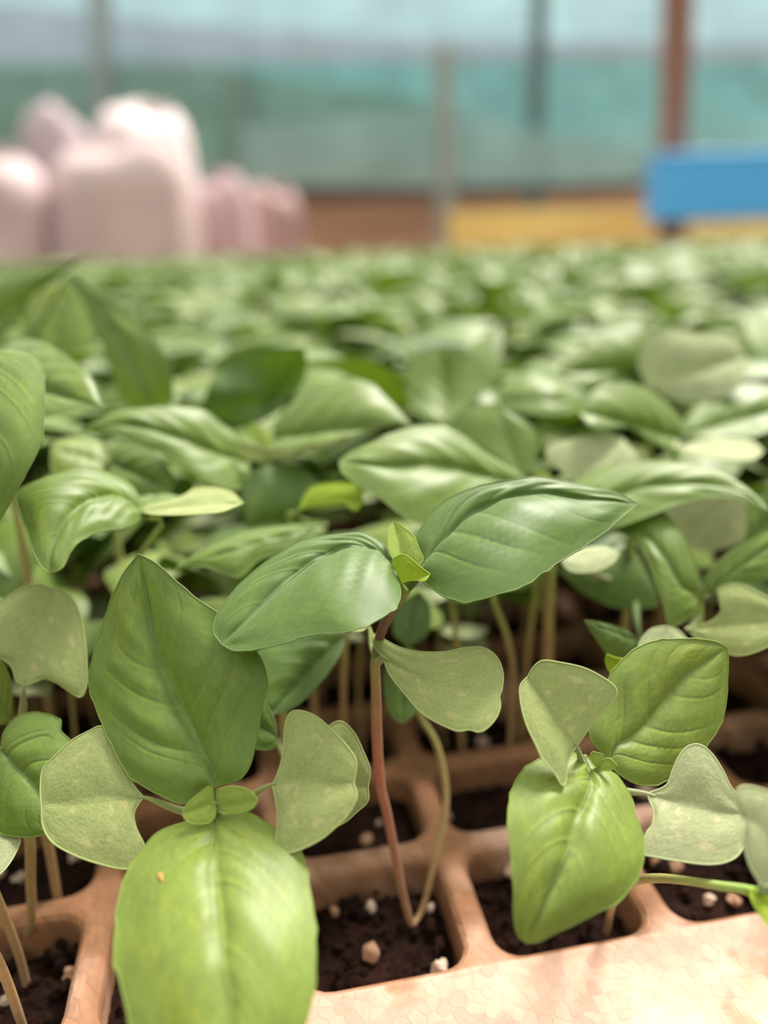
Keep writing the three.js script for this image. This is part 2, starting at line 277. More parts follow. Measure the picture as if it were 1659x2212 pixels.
// ---------------------------------------------------------------- bench and foam trays
const YAW = THREE.MathUtils.degToRad(10), PU = 0.028, PW = 0.022, COLS = 12, ROWS = 18, RIM = 0.018, TH = 0.05;
const O = new THREE.Vector3(0.0086, TOP, -0.1057), U = new THREE.Vector3(Math.cos(YAW), 0, -Math.sin(YAW)), D = new THREE.Vector3(-Math.sin(YAW), 0, -Math.cos(YAW));
const bedPoint = (u, w, y = 0) => O.clone().addScaledVector(U, u).addScaledVector(D, w).setY(TOP + y);
function holePath(cx, cy, w, h, r, n) {
  const p = new THREE.Path(), c = [[cx + w / 2 - r, cy + h / 2 - r, 0], [cx - w / 2 + r, cy + h / 2 - r, 1], [cx - w / 2 + r, cy - h / 2 + r, 2], [cx + w / 2 - r, cy - h / 2 + r, 3]], pts = [];
  for (const [x, y, q] of c) for (let k = 0; k <= n; k++) { const a = (q + k / n) * Math.PI / 2; pts.push(new THREE.Vector2(x + r * Math.cos(a), y + r * Math.sin(a))); }
  p.setFromPoints(pts); return p;
}
function trayGeometry(n, bev) {
  const W = COLS * PU + 2 * RIM, L = ROWS * PW + 2 * RIM, s = new THREE.Shape(), b = 0.0018, r = 0.012;
  s.moveTo(-W / 2 + r, -L / 2); s.lineTo(W / 2 - r, -L / 2); s.quadraticCurveTo(W / 2, -L / 2, W / 2, -L / 2 + r); s.lineTo(W / 2, L / 2 - r); s.quadraticCurveTo(W / 2, L / 2, W / 2 - r, L / 2); s.lineTo(-W / 2 + r, L / 2); s.quadraticCurveTo(-W / 2, L / 2, -W / 2, L / 2 - r); s.lineTo(-W / 2, -L / 2 + r); s.quadraticCurveTo(-W / 2, -L / 2, -W / 2 + r, -L / 2);
  for (let i = 0; i < COLS; i++) for (let j = 0; j < ROWS; j++) s.holes.push(holePath((i + 0.5 - COLS / 2) * PU, (j + 0.5 - ROWS / 2) * PW - (j ? 0 : 0.0016), PU - 0.0012, PW - 0.0012 + (j ? 0 : 0.0032), 0.0055, n));
  const g = new THREE.ExtrudeGeometry(s, { depth: TH - 2 * b, bevelEnabled: true, bevelThickness: b, bevelSize: b, bevelOffset: 0, bevelSegments: bev, curveSegments: 4 });
  g.rotateX(-Math.PI / 2); g.translate(0, -TH + b, 0);
  const p = g.getAttribute('position'), q = g.getAttribute('uv'); for (let i = 0; i < p.count; i++) q.setXY(i, (p.getX(i) + 0.6 * p.getY(i)) / W + 0.5, 0.5 - (p.getZ(i) + 0.5 * p.getY(i)) / L);
  return g;
}
const bead = (() => { // moulded foam beads
  const n = 26, pts = []; const keep = seed; seed = 5; for (let i = 0; i < n * n; i++) pts.push([(i % n + rnd()) / n, (Math.floor(i / n) + rnd()) / n, rnd()]); seed = keep;
  return (u, v) => { let d1 = 9, d2 = 9, id = 0; const ci = Math.floor(u * n), cj = Math.floor(v * n);
    for (let a = -1; a <= 1; a++) for (let b = -1; b <= 1; b++) { const i = (ci + a + n) % n, j = (cj + b + n) % n, p = pts[j * n + i]; let dx = Math.abs(u - p[0]), dy = Math.abs(v - p[1]); dx = Math.min(dx, 1 - dx); dy = Math.min(dy, 1 - dy); const d = Math.hypot(dx, dy) * n; if (d < d1) { d2 = d1; d1 = d; id = p[2]; } else if (d < d2) d2 = d; }
    return [smooth(0, 0.25, d2 - d1), id]; };
})();
const foamMap = texture(1024, 1024, (u, v) => {           // one tray: pale foam, soil stained between the cells and in blots around them
  const W = COLS * PU + 2 * RIM, L = ROWS * PW + 2 * RIM, dx = Math.abs(u - 0.5) * W - COLS * PU / 2, dy = Math.abs(v - 0.5) * L - ROWS * PW / 2 - (v < 0.5 ? 0.002 : 0), d = Math.max(dx, dy);
  const n = fbm(u, v, 32, 4), g = fbm(u + 0.4, v, 64, 3), e = bead((u * 7) % 1, (v * 8) % 1), st = d < 0 ? smooth(0.2, 0.5, n) : smooth(0.5, 0.62, n + 0.25 * (g - 0.5)) * (d < 0.006 ? 1 : 0.45);
  const k = (0.97 + 0.03 * e[0]) * (0.95 + 0.10 * (e[1] - 0.5)) * (0.88 + 0.24 * g);
  return mixc([0.88 * k, 0.71 * k, 0.62 * k], [0.62 * k, 0.43 * k, 0.29 * k], st * 0.9);
}, true);
const foamBump = texture(512, 512, (u, v) => { const [e, id] = bead(u, v); return 0.35 + 0.12 * e + 0.10 * id + 0.6 * (fbm(u, v, 24, 4) - 0.5); }, false);
foamBump.repeat.set(7, 8);
const foam = new THREE.MeshStandardMaterial({ name: 'foam', map: foamMap, bumpMap: foamBump, bumpScale: 0.0005, roughness: 0.8 });
const inView = (p, m) => p.z < -0.02 && Math.abs(p.x) / -p.z < 0.56 + m / -p.z;
const TW = COLS * PU + 2 * RIM + 0.004, TL = ROWS * PW + 2 * RIM + 0.004, TRAYS = [];
{
  const fine = trayGeometry(5, 3), plain = trayGeometry(2, 2); let first = true;
  for (let r = 0; r < 5; r++) for (let c = -4; c <= 5; c++) {
    const u = c * TW, w = (ROWS / 2 - 1) * PW + r * TL, p = bedPoint(u, w);
    if (!inView(p, 0.2) || -p.z > 1.85) continue;
    TRAYS.push([u, w]);
    const near = r === 0 && c === 0;
    const m = tagMesh('seedling_tray', near ? 'tan foam seedling tray in the foreground with its rim and soil filled cells showing' : 'foam seedling tray hidden under the dense leaves farther back', 'tray', near ? fine : plain, foam, null, near ? null : 'trays under the leaves');
    m.position.copy(p); m.rotation.y = YAW;
  }
}
{
  const w = 2.2, l = 2.2, bn = thing('growing_bench', 'slatted wooden bench that carries the seedling trays', 'bench', [0, 0, 0]); bn.rotation.y = YAW;
  const c = bedPoint(0.05, 0.95), mat = bark([0.66, 0.52, 0.40], 13); bn.position.set(c.x, 0, c.z);
  for (let i = 0; i < 11; i++) { const g = new RoundedBoxGeometry(w, 0.03, l / 11 - 0.02, 2, 0.004); g.translate(0, TOP - TH - 0.016, (i - 5) * l / 11); part('slat', g, mat, bn); }
  for (const [x, z] of [[-1, -1], [1, -1], [-1, 1], [1, 1]]) { const g = new RoundedBoxGeometry(0.07, TOP - TH - 0.032, 0.07, 2, 0.006); g.translate(x * (w / 2 - 0.1), (TOP - TH - 0.032) / 2, z * (l / 2 - 0.15)); part('leg', g, mat, bn); }
}
// potting soil: one lumpy plug in every cell
const CELLS = [];
for (const [u, w] of TRAYS) for (let i = 0; i < COLS; i++) for (let j = 0; j < ROWS; j++) {
  const cu = u + (i + 0.5 - COLS / 2) * PU, cw = w + (j + 0.5 - ROWS / 2) * PW, p = bedPoint(cu, cw);
  if (inView(p, 0.11)) CELLS.push({ u: cu, w: cw, p, d: Math.hypot(p.x, p.z) });
}
CELLS.sort((a, b) => a.d - b.d);
const soilTone = texture(256, 256, (u, v) => { const n = fbm(u, v, 16, 4), k = 0.55 + 0.9 * (n - 0.5) + 0.35; return [0.17 * k, 0.095 * k, 0.07 * k]; }, true);
const soilBump = texture(256, 256, (u, v) => fbm(u, v, 16, 4), false);
const soilMat = new THREE.MeshPhysicalMaterial({ name: 'soil', specularIntensity: 0.3, map: soilTone, bumpMap: soilBump, bumpScale: 0.0015, roughness: 0.95 });
{
  const n = 26, P = [], uv = [], idx = [], w = PU - 0.0015, l = PW - 0.0015;
  for (let j = 0; j <= n; j++) for (let i = 0; i <= n; i++) { const a = i / n - 0.5, b = j / n - 0.5, e = Math.max(Math.abs(a), Math.abs(b)) * 2; P.push(a * w, 0.0022 * (fbm(i / n + 0.3, j / n, 8, 4) - 0.5) * 2 - 0.001 + 0.0016 * (1 - e * e), b * l); uv.push(i / n, j / n); }
  for (let j = 0; j < n; j++) for (let i = 0; i < n; i++) { const k = j * (n + 1) + i; idx.push(k, k + n + 1, k + 1, k + 1, k + n + 1, k + n + 2); }
  const g = new THREE.BufferGeometry(); g.setAttribute('position', new THREE.Float32BufferAttribute(P, 3)); g.setAttribute('uv', new THREE.Float32BufferAttribute(uv, 2)); g.setIndex(idx); g.computeVertexNormals();
  const im = shadowed(new THREE.InstancedMesh(g, soilMat, CELLS.length)); im.name = 'potting_soil'; im.userData = { label: 'dark brown potting soil filling the tray cells', category: 'soil', kind: 'stuff' };
  const q = new THREE.Quaternion(), m = new THREE.Matrix4();
  CELLS.forEach((c, i) => { q.setFromAxisAngle(new THREE.Vector3(0, 1, 0), YAW + (rnd() < 0.5 ? Math.PI : 0)); im.setMatrixAt(i, m.compose(c.p.clone().setY(TOP - 0.0062 + rr(-0.001, 0.001)), q, new THREE.Vector3(1, 1, 1))); });
  scene.add(im);
}
function lump(detail, s, amp = 0.3) { const g = new THREE.IcosahedronGeometry(1, detail), a = g.getAttribute('position'); for (let i = 0; i < a.count; i++) { const x = a.getX(i), y = a.getY(i), z = a.getZ(i), k = 1 + amp * (vnoise(x * 1.7 + s, y * 1.7 + z * 2.3 + s) - 0.5) * 2; a.setXYZ(i, x * k, y * k, z * k); } g.computeVertexNormals(); return g; }
{
  const near = CELLS.filter((c) => c.d < 0.2), n = near.length * 60;
  const im = shadowed(new THREE.InstancedMesh(lump(1, 3, 0.4), new THREE.MeshPhysicalMaterial({ color: '#ffffff', roughness: 0.95, specularIntensity: 0.4 }), n)); im.name = 'soil_crumbs'; im.userData = { label: 'loose crumbs of brown peat scattered over the soil', category: 'soil', kind: 'stuff' };
  const m = new THREE.Matrix4(), q = new THREE.Quaternion(), col = new THREE.Color();
  for (let i = 0; i < n; i++) {
    const c = near[i % near.length], r = rr(0.0003, 0.0010) * (rnd() < 0.12 ? 1.5 : 1);
    const p = bedPoint(c.u + rr(-0.011, 0.011), c.w + rr(-0.0085, 0.0085), -0.0062 + rr(-0.0005, 0.0012));
    q.setFromEuler(new THREE.Euler(rr(0, 6), rr(0, 6), rr(0, 6))); im.setMatrixAt(i, m.compose(p, q, new THREE.Vector3(r * rr(0.8, 1.6), r, r * rr(0.7, 1.2))));
    const k = rr(0.5, 1.3); im.setColorAt(i, col.setRGB(0.022 * k, 0.009 * k, 0.0055 * k));
  }
  scene.add(im);
}
{ // perlite grains in the front cells
  const mats = [new THREE.MeshStandardMaterial({ color: '#d9bda9', roughness: 0.85 }), new THREE.MeshStandardMaterial({ color: '#b98f72', roughness: 0.9 })], geos = [lump(2, 11, 0.35), lump(2, 31, 0.35), lump(2, 47, 0.35)];
  let k = 0;
  for (const c of CELLS.filter((x) => x.d < 0.155 && Math.abs(x.p.x) < 0.075)) for (let j = 0; j < 5; j++) {
    const r = rr(0.0005, 0.0015), p = bedPoint(c.u + rr(-0.0105, 0.0105), c.w + rr(-0.008, 0.008), -0.0053);
    const m = tagMesh('perlite_grain', 'small pale perlite grain lying in the dark soil of a front tray cell', 'perlite', geos[k % 3], mats[k % 2], null, 'perlite grains in the front cells');
    m.position.copy(p); m.rotation.set(rr(0, 6), rr(0, 6), rr(0, 6)); m.scale.set(r * 1.25, r * 0.9, r); k++;
  }
}

// ---------------------------------------------------------------- the seedlings in front, in millimetres over the tray top
const HERO = [
{"name":"P1","label":"tall central basil seedling with two glossy leaves spread wide above a reddish stem","r":0.75,"stem":[[2.64,52.68,-94.67],[0.63,49.75,-94.18],[-0.83,47.01,-93.75],[-1.78,42.77,-93.85],[-1.88,37.65,-94.18],[-1.99,29.84,-94.62],[-1.73,20.44,-95.04],[-1.08,16.46,-95.23],[-0.01,8.78,-95.19],[1.16,0.17,-94.83],[2.33,-5.5,-94.32]],"leaves":[{"k":"t","m":"deep","A":[[0.35,56.44,-96.98],[0.14,57.21,-98.6],[-1.55,58.22,-100.18],[-3.08,58.82,-100.9],[-6.34,58.99,-100.35],[-8.81,58.9,-99.72],[-11.99,58.43,-98.56],[-14.81,57.39,-96.68],[-18.03,55.84,-94.41],[-19.76,54.6,-92.7],[-21.55,52.61,-89.93],[-21.9,51.08,-87.32]],"M":[[1.06,55.78,-95.76],[0.21,56.21,-96.4],[-1.83,57.33,-98.13],[-5.53,57.7,-97.84],[-8.85,57.08,-95.99],[-11.79,55.94,-93.57],[-14.56,54.47,-90.92],[-17.85,52.18,-87.44],[-20.67,50.34,-85.37]],"B":[[1.37,55.24,-93.74],[1.79,54.35,-90.03],[1.37,53.91,-87.75],[-0.12,53.57,-85.61],[-2.56,53.2,-83.55],[-4.72,52.94,-82.64],[-7.58,52.78,-83.13],[-10.67,52.31,-83.02],[-13.27,51.67,-82.52],[-15.95,51.0,-82.54],[-18.46,50.43,-83.25]]},{"k":"t","m":"deep","A":[[4.22,57.96,-97.41],[4.3,58.79,-98.75],[5.75,60.43,-100.43],[8.47,62.47,-102.33],[12.73,63.94,-103.48],[17.72,64.69,-104.3],[21.95,64.8,-104.86],[25.75,64.12,-104.68],[29.58,63.21,-104.57],[33.48,62.12,-104.59]],"M":[[5.13,56.41,-94.92],[6.11,57.22,-95.63],[8.84,59.37,-97.74],[12.32,61.38,-99.83],[16.96,62.9,-101.67],[21.53,63.19,-102.43],[27.27,62.32,-102.46],[36.19,60.69,-103.83]],"B":[[4.34,55.66,-93.03],[4.47,55.33,-92.14],[5.76,54.83,-90.7],[7.3,54.47,-88.46],[9.47,54.52,-86.88],[11.41,54.82,-86.39],[14.79,55.55,-86.88],[18.33,56.28,-88.18],[19.13,56.62,-89.07],[23.19,57.7,-92.21],[29.29,58.98,-97.06],[32.29,59.75,-100.0]]},{"k":"c","m":"cot","A":[[-1.88,45.36,-92.7],[-2.43,46.23,-94.78],[-0.73,45.94,-93.63],[1.42,45.51,-91.99],[3.36,45.36,-91.01],[7.36,45.57,-90.16],[10.49,46.07,-90.31],[12.63,46.19,-89.86],[14.04,45.75,-88.25],[14.49,44.85,-85.62]],"M":[[-0.79,44.7,-90.82],[2.43,43.97,-88.34],[6.45,43.41,-85.67],[10.4,43.56,-84.14],[13.96,43.94,-83.14]],"B":[[0.12,43.44,-88.42],[1.89,42.3,-85.73],[4.02,41.23,-82.8],[6.56,40.78,-80.67],[8.27,40.69,-79.58],[9.54,40.95,-79.43],[10.8,41.0,-78.84],[12.65,41.95,-79.82],[13.54,42.92,-81.36],[13.6,43.57,-82.6]],"p":[-1.64,42.95,-93.91]},{"k":"c","m":"cot","A":[[-3.17,44.63,-103.26],[-4.66,44.99,-108.93],[-7.67,44.98,-111.71],[-9.88,44.69,-111.61]],"M":[[-2.8,44.49,-100.28],[-5.19,44.31,-102.32],[-7.66,44.15,-104.36],[-10.29,44.02,-106.47]],"B":[[-3.78,44.48,-98.53],[-5.79,44.33,-99.37],[-8.26,44.12,-101.62],[-10.09,44.0,-103.45]],"p":[-1.77,43.0,-94.46]},{"k":"b","m":"bud","A":[[1.08,56.72,-95.44],[0.51,57.97,-96.68],[0.5,59.03,-98.11],[0.8,59.99,-99.65]],"M":[[2.41,55.71,-95.2],[2.06,57.19,-96.94],[1.71,58.71,-98.7],[1.34,60.33,-100.53]],"B":[[4.43,56.36,-94.63],[5.01,56.95,-94.91],[4.59,57.82,-96.07],[3.89,59.19,-97.91],[2.45,59.98,-99.54]]},{"k":"b","m":"lime","A":[[1.5,55.65,-93.57],[0.88,56.96,-94.58],[1.69,57.78,-94.46],[2.48,58.04,-94.09],[3.41,57.67,-93.31],[4.61,56.94,-92.18]],"M":[[2.06,54.51,-92.66],[3.27,55.14,-92.19],[4.47,55.77,-91.71],[5.69,56.42,-91.21]],"B":[[2.85,55.0,-92.39],[3.96,55.42,-91.53],[4.98,55.82,-90.44]]}],"extra":[]},
{"name":"P2","label":"large foreground basil seedling, one broad leaf upright and one hanging over the tray edge","r":0.75,"stem":[[-21.84,32.07,-77.92],[-22.4,26.44,-79.66],[-23.45,16.23,-82.44],[-24.41,5.76,-84.6],[-25.12,-2.72,-85.87],[-25.74,-5.5,-87.09]],"leaves":[{"k":"t","m":"mid","A":[[-22.9,34.33,-78.92],[-24.33,33.45,-78.03],[-25.48,32.91,-77.58],[-28.26,33.48,-78.33],[-32.84,35.05,-80.64],[-35.9,38.22,-84.0],[-38.01,41.02,-86.42],[-39.25,44.27,-88.8],[-38.98,45.5,-89.63],[-38.35,48.08,-91.25],[-36.98,52.29,-93.62],[-34.95,56.2,-95.61]],"M":[[-22.0,34.22,-78.67],[-22.45,35.89,-80.61],[-24.85,38.47,-83.88],[-27.75,42.35,-87.47],[-30.64,47.77,-91.34],[-31.83,52.97,-94.27],[-33.11,58.21,-96.61]],"B":[[-20.51,34.8,-78.58],[-18.49,35.62,-78.49],[-17.33,36.94,-79.36],[-16.69,39.19,-81.32],[-16.09,41.92,-83.5],[-15.55,44.45,-85.31],[-15.77,46.01,-86.52],[-16.97,47.73,-88.03],[-19.11,49.45,-89.68],[-22.34,51.62,-91.68],[-25.29,53.18,-93.1],[-27.98,55.06,-94.48],[-30.66,57.12,-95.79]]},{"k":"t","m":"light","A":[[-23.09,31.99,-75.97],[-25.01,31.72,-75.73],[-28.23,31.09,-74.56],[-29.37,30.53,-72.69],[-30.55,29.76,-70.14],[-30.77,29.33,-68.62],[-30.23,27.96,-63.84],[-29.75,27.23,-61.7],[-28.37,26.29,-59.04],[-26.74,24.97,-56.16],[-24.86,23.56,-53.76],[-21.77,22.03,-51.44],[-19.4,21.45,-50.38]],"M":[[-21.52,32.25,-76.39],[-20.81,31.56,-72.39],[-20.03,30.8,-68.33],[-18.59,29.58,-63.35],[-17.68,28.23,-59.12],[-16.52,26.45,-55.61],[-16.26,24.3,-52.53],[-17.12,21.65,-49.9]],"B":[[-20.29,32.1,-76.6],[-17.69,31.82,-77.06],[-15.1,31.14,-75.82],[-12.99,30.6,-74.63],[-10.84,29.84,-72.32],[-9.86,29.04,-69.06],[-9.02,28.1,-65.61],[-8.53,26.77,-61.38],[-8.61,25.54,-58.28],[-9.26,24.19,-55.53],[-11.32,22.34,-52.45],[-14.24,21.36,-50.63]]},{"k":"c","m":"cot","A":[[-32.55,33.94,-80.53],[-33.58,35.52,-82.16],[-35.61,37.96,-84.64],[-37.34,38.89,-85.6],[-39.0,38.4,-85.19],[-40.91,37.62,-84.5],[-42.21,36.68,-83.63],[-44.15,35.16,-82.19],[-44.14,33.67,-80.69],[-43.97,32.98,-79.98]],"M":[[-30.88,32.72,-79.21],[-34.94,32.61,-79.26],[-39.52,32.25,-79.06],[-43.55,31.99,-78.95]],"B":[[-31.56,32.0,-78.43],[-31.84,31.39,-77.76],[-31.35,30.37,-76.58],[-29.93,28.75,-74.62],[-30.48,27.64,-73.31],[-32.05,27.41,-73.11],[-35.4,27.78,-73.72],[-38.56,28.39,-74.6],[-41.57,29.35,-75.87],[-43.01,30.53,-77.28]],"p":[-22.45,29.61,-79.18]},{"k":"c","m":"cot","A":[[-14.05,35.89,-78.37],[-13.55,37.08,-79.17],[-13.28,38.09,-79.89],[-12.92,41.17,-82.26],[-12.22,42.1,-82.74],[-10.79,42.34,-82.41],[-8.96,42.03,-81.48],[-6.71,40.89,-79.66],[-5.13,39.87,-78.17],[-4.2,38.9,-76.96]],"M":[[-14.56,35.11,-77.92],[-11.53,35.78,-77.29],[-8.09,36.29,-76.33],[-4.51,36.92,-75.38]],"B":[[-14.08,34.09,-76.56],[-13.68,32.65,-74.73],[-13.65,30.63,-72.31],[-12.83,30.42,-71.64],[-10.95,31.02,-71.42],[-8.33,32.3,-71.66],[-6.76,33.36,-72.18],[-5.18,34.59,-72.9],[-4.14,36.05,-74.16]],"p":[-21.72,31.76,-78.87]},{"k":"b","m":"bud","A":[[-21.6,36.27,-76.29],[-22.05,36.26,-76.08],[-23.35,35.69,-75.2],[-24.23,35.16,-74.52]],"M":[[-21.2,34.49,-75.59],[-22.34,34.47,-75.05],[-23.47,34.45,-74.52],[-24.62,34.44,-73.98]],"B":[[-21.02,33.55,-74.79],[-21.59,33.05,-74.06],[-23.24,33.34,-73.57],[-24.17,33.82,-73.6]]},{"k":"b","m":"bud","A":[[-20.99,35.38,-76.69],[-19.72,36.07,-76.46],[-17.86,36.46,-75.8],[-16.45,36.29,-75.05]],"M":[[-21.06,33.46,-75.76],[-19.28,34.21,-75.32],[-17.53,34.96,-74.88],[-15.75,35.72,-74.43]],"B":[[-20.29,33.36,-75.13],[-19.55,33.57,-74.85],[-16.7,34.7,-74.03],[-16.02,35.29,-74.17]]}],"extra":[]},
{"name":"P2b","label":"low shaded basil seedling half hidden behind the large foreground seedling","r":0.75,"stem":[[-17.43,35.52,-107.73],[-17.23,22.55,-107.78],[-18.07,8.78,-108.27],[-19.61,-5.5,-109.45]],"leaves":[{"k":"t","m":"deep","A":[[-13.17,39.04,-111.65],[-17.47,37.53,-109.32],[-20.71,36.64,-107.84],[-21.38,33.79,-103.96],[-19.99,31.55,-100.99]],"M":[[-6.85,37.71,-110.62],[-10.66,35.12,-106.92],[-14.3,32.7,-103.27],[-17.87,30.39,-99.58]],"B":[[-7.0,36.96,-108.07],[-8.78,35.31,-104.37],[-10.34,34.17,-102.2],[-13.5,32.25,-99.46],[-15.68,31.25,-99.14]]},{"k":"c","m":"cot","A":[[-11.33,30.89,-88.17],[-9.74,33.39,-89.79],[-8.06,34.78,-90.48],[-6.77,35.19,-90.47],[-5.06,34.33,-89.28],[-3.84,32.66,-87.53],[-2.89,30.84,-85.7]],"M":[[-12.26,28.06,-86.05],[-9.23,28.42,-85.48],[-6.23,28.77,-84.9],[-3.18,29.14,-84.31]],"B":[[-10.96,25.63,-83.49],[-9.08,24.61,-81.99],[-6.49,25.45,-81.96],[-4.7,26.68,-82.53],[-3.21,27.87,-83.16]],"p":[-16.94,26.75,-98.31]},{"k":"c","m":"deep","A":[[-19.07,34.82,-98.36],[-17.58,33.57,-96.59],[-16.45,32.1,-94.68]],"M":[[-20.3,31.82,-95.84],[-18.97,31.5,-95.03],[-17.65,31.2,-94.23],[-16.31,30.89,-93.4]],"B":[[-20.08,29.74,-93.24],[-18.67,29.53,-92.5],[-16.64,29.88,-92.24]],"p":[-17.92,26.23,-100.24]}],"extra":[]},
{"name":"P3","label":"compact basil seedling on the right with a drooping pale leaf and a shadowed leaf base","r":0.75,"stem":[[25.78,34.29,-80.82],[26.27,21.72,-84.21],[25.74,8.36,-88.26],[24.5,-5.5,-93.0]],"leaves":[{"k":"t","m":"light","A":[[21.5,36.01,-81.5],[18.76,36.2,-80.08],[16.3,36.16,-78.2],[14.83,35.88,-76.47],[13.82,35.25,-74.26],[13.2,34.49,-72.31],[13.05,33.58,-70.6],[12.95,32.11,-68.47],[12.94,29.73,-66.19],[12.85,26.65,-64.53],[13.25,25.3,-64.0]],"M":[[24.19,35.43,-81.22],[24.34,34.85,-79.44],[24.23,34.28,-77.56],[22.8,33.83,-74.95],[20.97,33.15,-72.02],[19.81,32.09,-69.6],[18.58,31.12,-67.85],[16.12,28.37,-65.12],[14.01,24.7,-63.68]],"B":[[24.91,35.04,-80.78],[25.37,34.51,-79.57],[27.6,33.74,-79.74],[28.41,33.02,-78.43],[28.95,32.28,-76.87],[28.93,31.67,-75.25],[29.12,30.78,-73.38],[28.99,30.01,-71.78],[28.17,29.01,-69.67],[26.68,28.11,-67.87],[24.8,27.23,-66.4],[23.37,27.0,-65.85],[19.76,26.2,-64.69],[17.6,25.54,-64.17],[15.28,24.71,-63.75]]},{"k":"t","m":"light","A":[[26.38,35.59,-81.83],[25.22,36.96,-82.38],[25.14,38.09,-83.23],[26.53,39.87,-85.11],[28.75,42.67,-87.75],[30.78,44.2,-89.25],[33.13,45.27,-90.4],[35.35,45.77,-91.1],[40.76,45.55,-91.81],[44.15,44.91,-91.89]],"M":[[27.56,34.31,-81.35],[28.28,35.33,-82.46],[30.05,35.91,-83.6],[32.96,36.93,-85.31],[35.68,38.72,-87.22],[38.96,41.1,-89.3],[42.82,42.89,-90.81],[45.59,44.13,-91.68]],"B":[[27.92,33.52,-80.81],[29.98,32.14,-80.16],[32.48,31.31,-80.29],[34.66,31.29,-81.01],[38.09,31.83,-82.45],[41.22,33.87,-84.71],[42.76,35.09,-85.83],[44.22,37.17,-87.41],[45.08,40.26,-89.41],[45.55,42.8,-90.93]]},{"k":"c","m":"cot","A":[[21.5,37.9,-77.77],[20.9,37.39,-76.73],[20.53,36.55,-75.45],[19.98,36.23,-74.64],[19.13,37.39,-75.46],[17.87,38.75,-76.21],[17.17,40.08,-77.34],[16.24,41.93,-78.91],[15.87,43.85,-80.92],[16.1,45.03,-82.44]],"M":[[22.52,38.42,-79.08],[21.02,40.37,-80.34],[19.28,42.96,-82.01],[17.22,45.48,-83.67]],"B":[[23.83,40.16,-79.56],[25.04,41.93,-80.09],[26.87,43.56,-80.39],[27.52,44.82,-80.81],[27.19,45.43,-81.18],[26.14,46.13,-81.78],[24.02,47.0,-82.71],[21.36,47.37,-83.55],[18.91,47.37,-84.14],[17.82,46.45,-83.98]],"p":[25.37,31.46,-81.94]},{"k":"c","m":"cotp","A":[[33.74,32.97,-78.34],[34.63,34.27,-79.27],[35.66,35.62,-80.23],[37.01,36.66,-80.9],[38.37,36.83,-80.87],[39.59,36.1,-80.15],[40.63,34.56,-78.79],[41.2,33.21,-77.62],[41.88,32.21,-76.72]],"M":[[31.28,32.09,-77.92],[35.03,31.42,-76.82],[38.66,30.9,-75.9],[42.67,30.59,-75.28]],"B":[[31.38,31.49,-77.06],[31.57,30.84,-76.1],[31.0,30.01,-74.87],[30.14,29.52,-74.15],[29.27,28.26,-72.19],[30.38,28.1,-71.88],[32.93,27.87,-71.38],[36.32,27.67,-70.89],[38.33,27.78,-70.98],[40.1,28.18,-71.57],[41.67,29.21,-73.18]],"p":[26.85,31.14,-81.83]},{"k":"b","m":"bud","A":[[24.65,35.8,-79.52],[24.45,36.74,-79.63]],"M":[[25.37,34.94,-79.45],[25.18,35.67,-79.53],[24.98,36.4,-79.62],[24.79,37.15,-79.7]],"B":[[26.23,35.38,-79.55],[25.9,36.65,-79.69]]},{"k":"b","m":"bud","A":[[25.6,35.95,-79.28],[26.53,36.66,-78.93]],"M":[[25.2,34.96,-79.25],[25.93,35.36,-78.93],[26.66,35.76,-78.62],[27.4,36.16,-78.29]],"B":[[26.04,35.02,-78.79],[26.96,35.45,-78.36]]}],"extra":[]},
{"name":"P4","label":"basil seedling cut by the right edge, its pale stem bending over sideways across the tray","r":0.6,"stem":[[39.74,28.92,-65.16],[39.09,28.17,-66.49],[37.24,26.3,-69.01],[35.32,24.12,-71.96],[33.13,21.82,-74.86],[31.36,19.82,-76.81],[30.89,14.22,-81.2],[31.53,6.0,-86.8],[32.74,-5.5,-91.76]],"leaves":[{"k":"c","m":"cotp","A":[[39.92,32.07,-64.04],[38.98,31.6,-63.66],[37.85,33.04,-64.59],[37.55,34.29,-65.7],[37.48,35.16,-66.44],[38.34,36.1,-67.08]],"M":[[40.46,35.89,-66.54],[39.57,36.29,-67.03],[38.67,36.71,-67.53],[37.74,37.14,-68.04]],"B":[[42.22,36.29,-66.71],[43.3,38.42,-68.46],[41.07,39.11,-69.37],[38.73,39.53,-69.79],[37.83,39.33,-69.53],[37.35,38.31,-68.85]],"p":[39.91,29.25,-65.27]},{"k":"t","m":"lime","A":[[39.77,29.31,-65.85],[41.3,29.74,-66.01],[42.61,29.56,-64.55],[42.94,28.9,-62.13]],"M":[[38.63,28.98,-65.71],[39.58,28.63,-64.01],[40.46,28.33,-62.34],[41.32,28.08,-60.63]],"B":[[38.4,28.8,-64.51],[38.48,28.64,-63.43],[38.86,28.4,-61.69],[39.83,28.21,-60.57]]},{"k":"t","m":"light","A":[[41.69,30.88,-67.14],[44.72,32.63,-68.58],[46.94,33.53,-68.19]],"M":[[40.02,29.72,-65.44],[42.55,30.98,-65.88],[45.08,32.24,-66.32],[47.69,33.54,-66.78]],"B":[[41.36,30.49,-64.3],[44.0,31.88,-64.08],[46.48,33.03,-65.36]]}],"extra":[]},
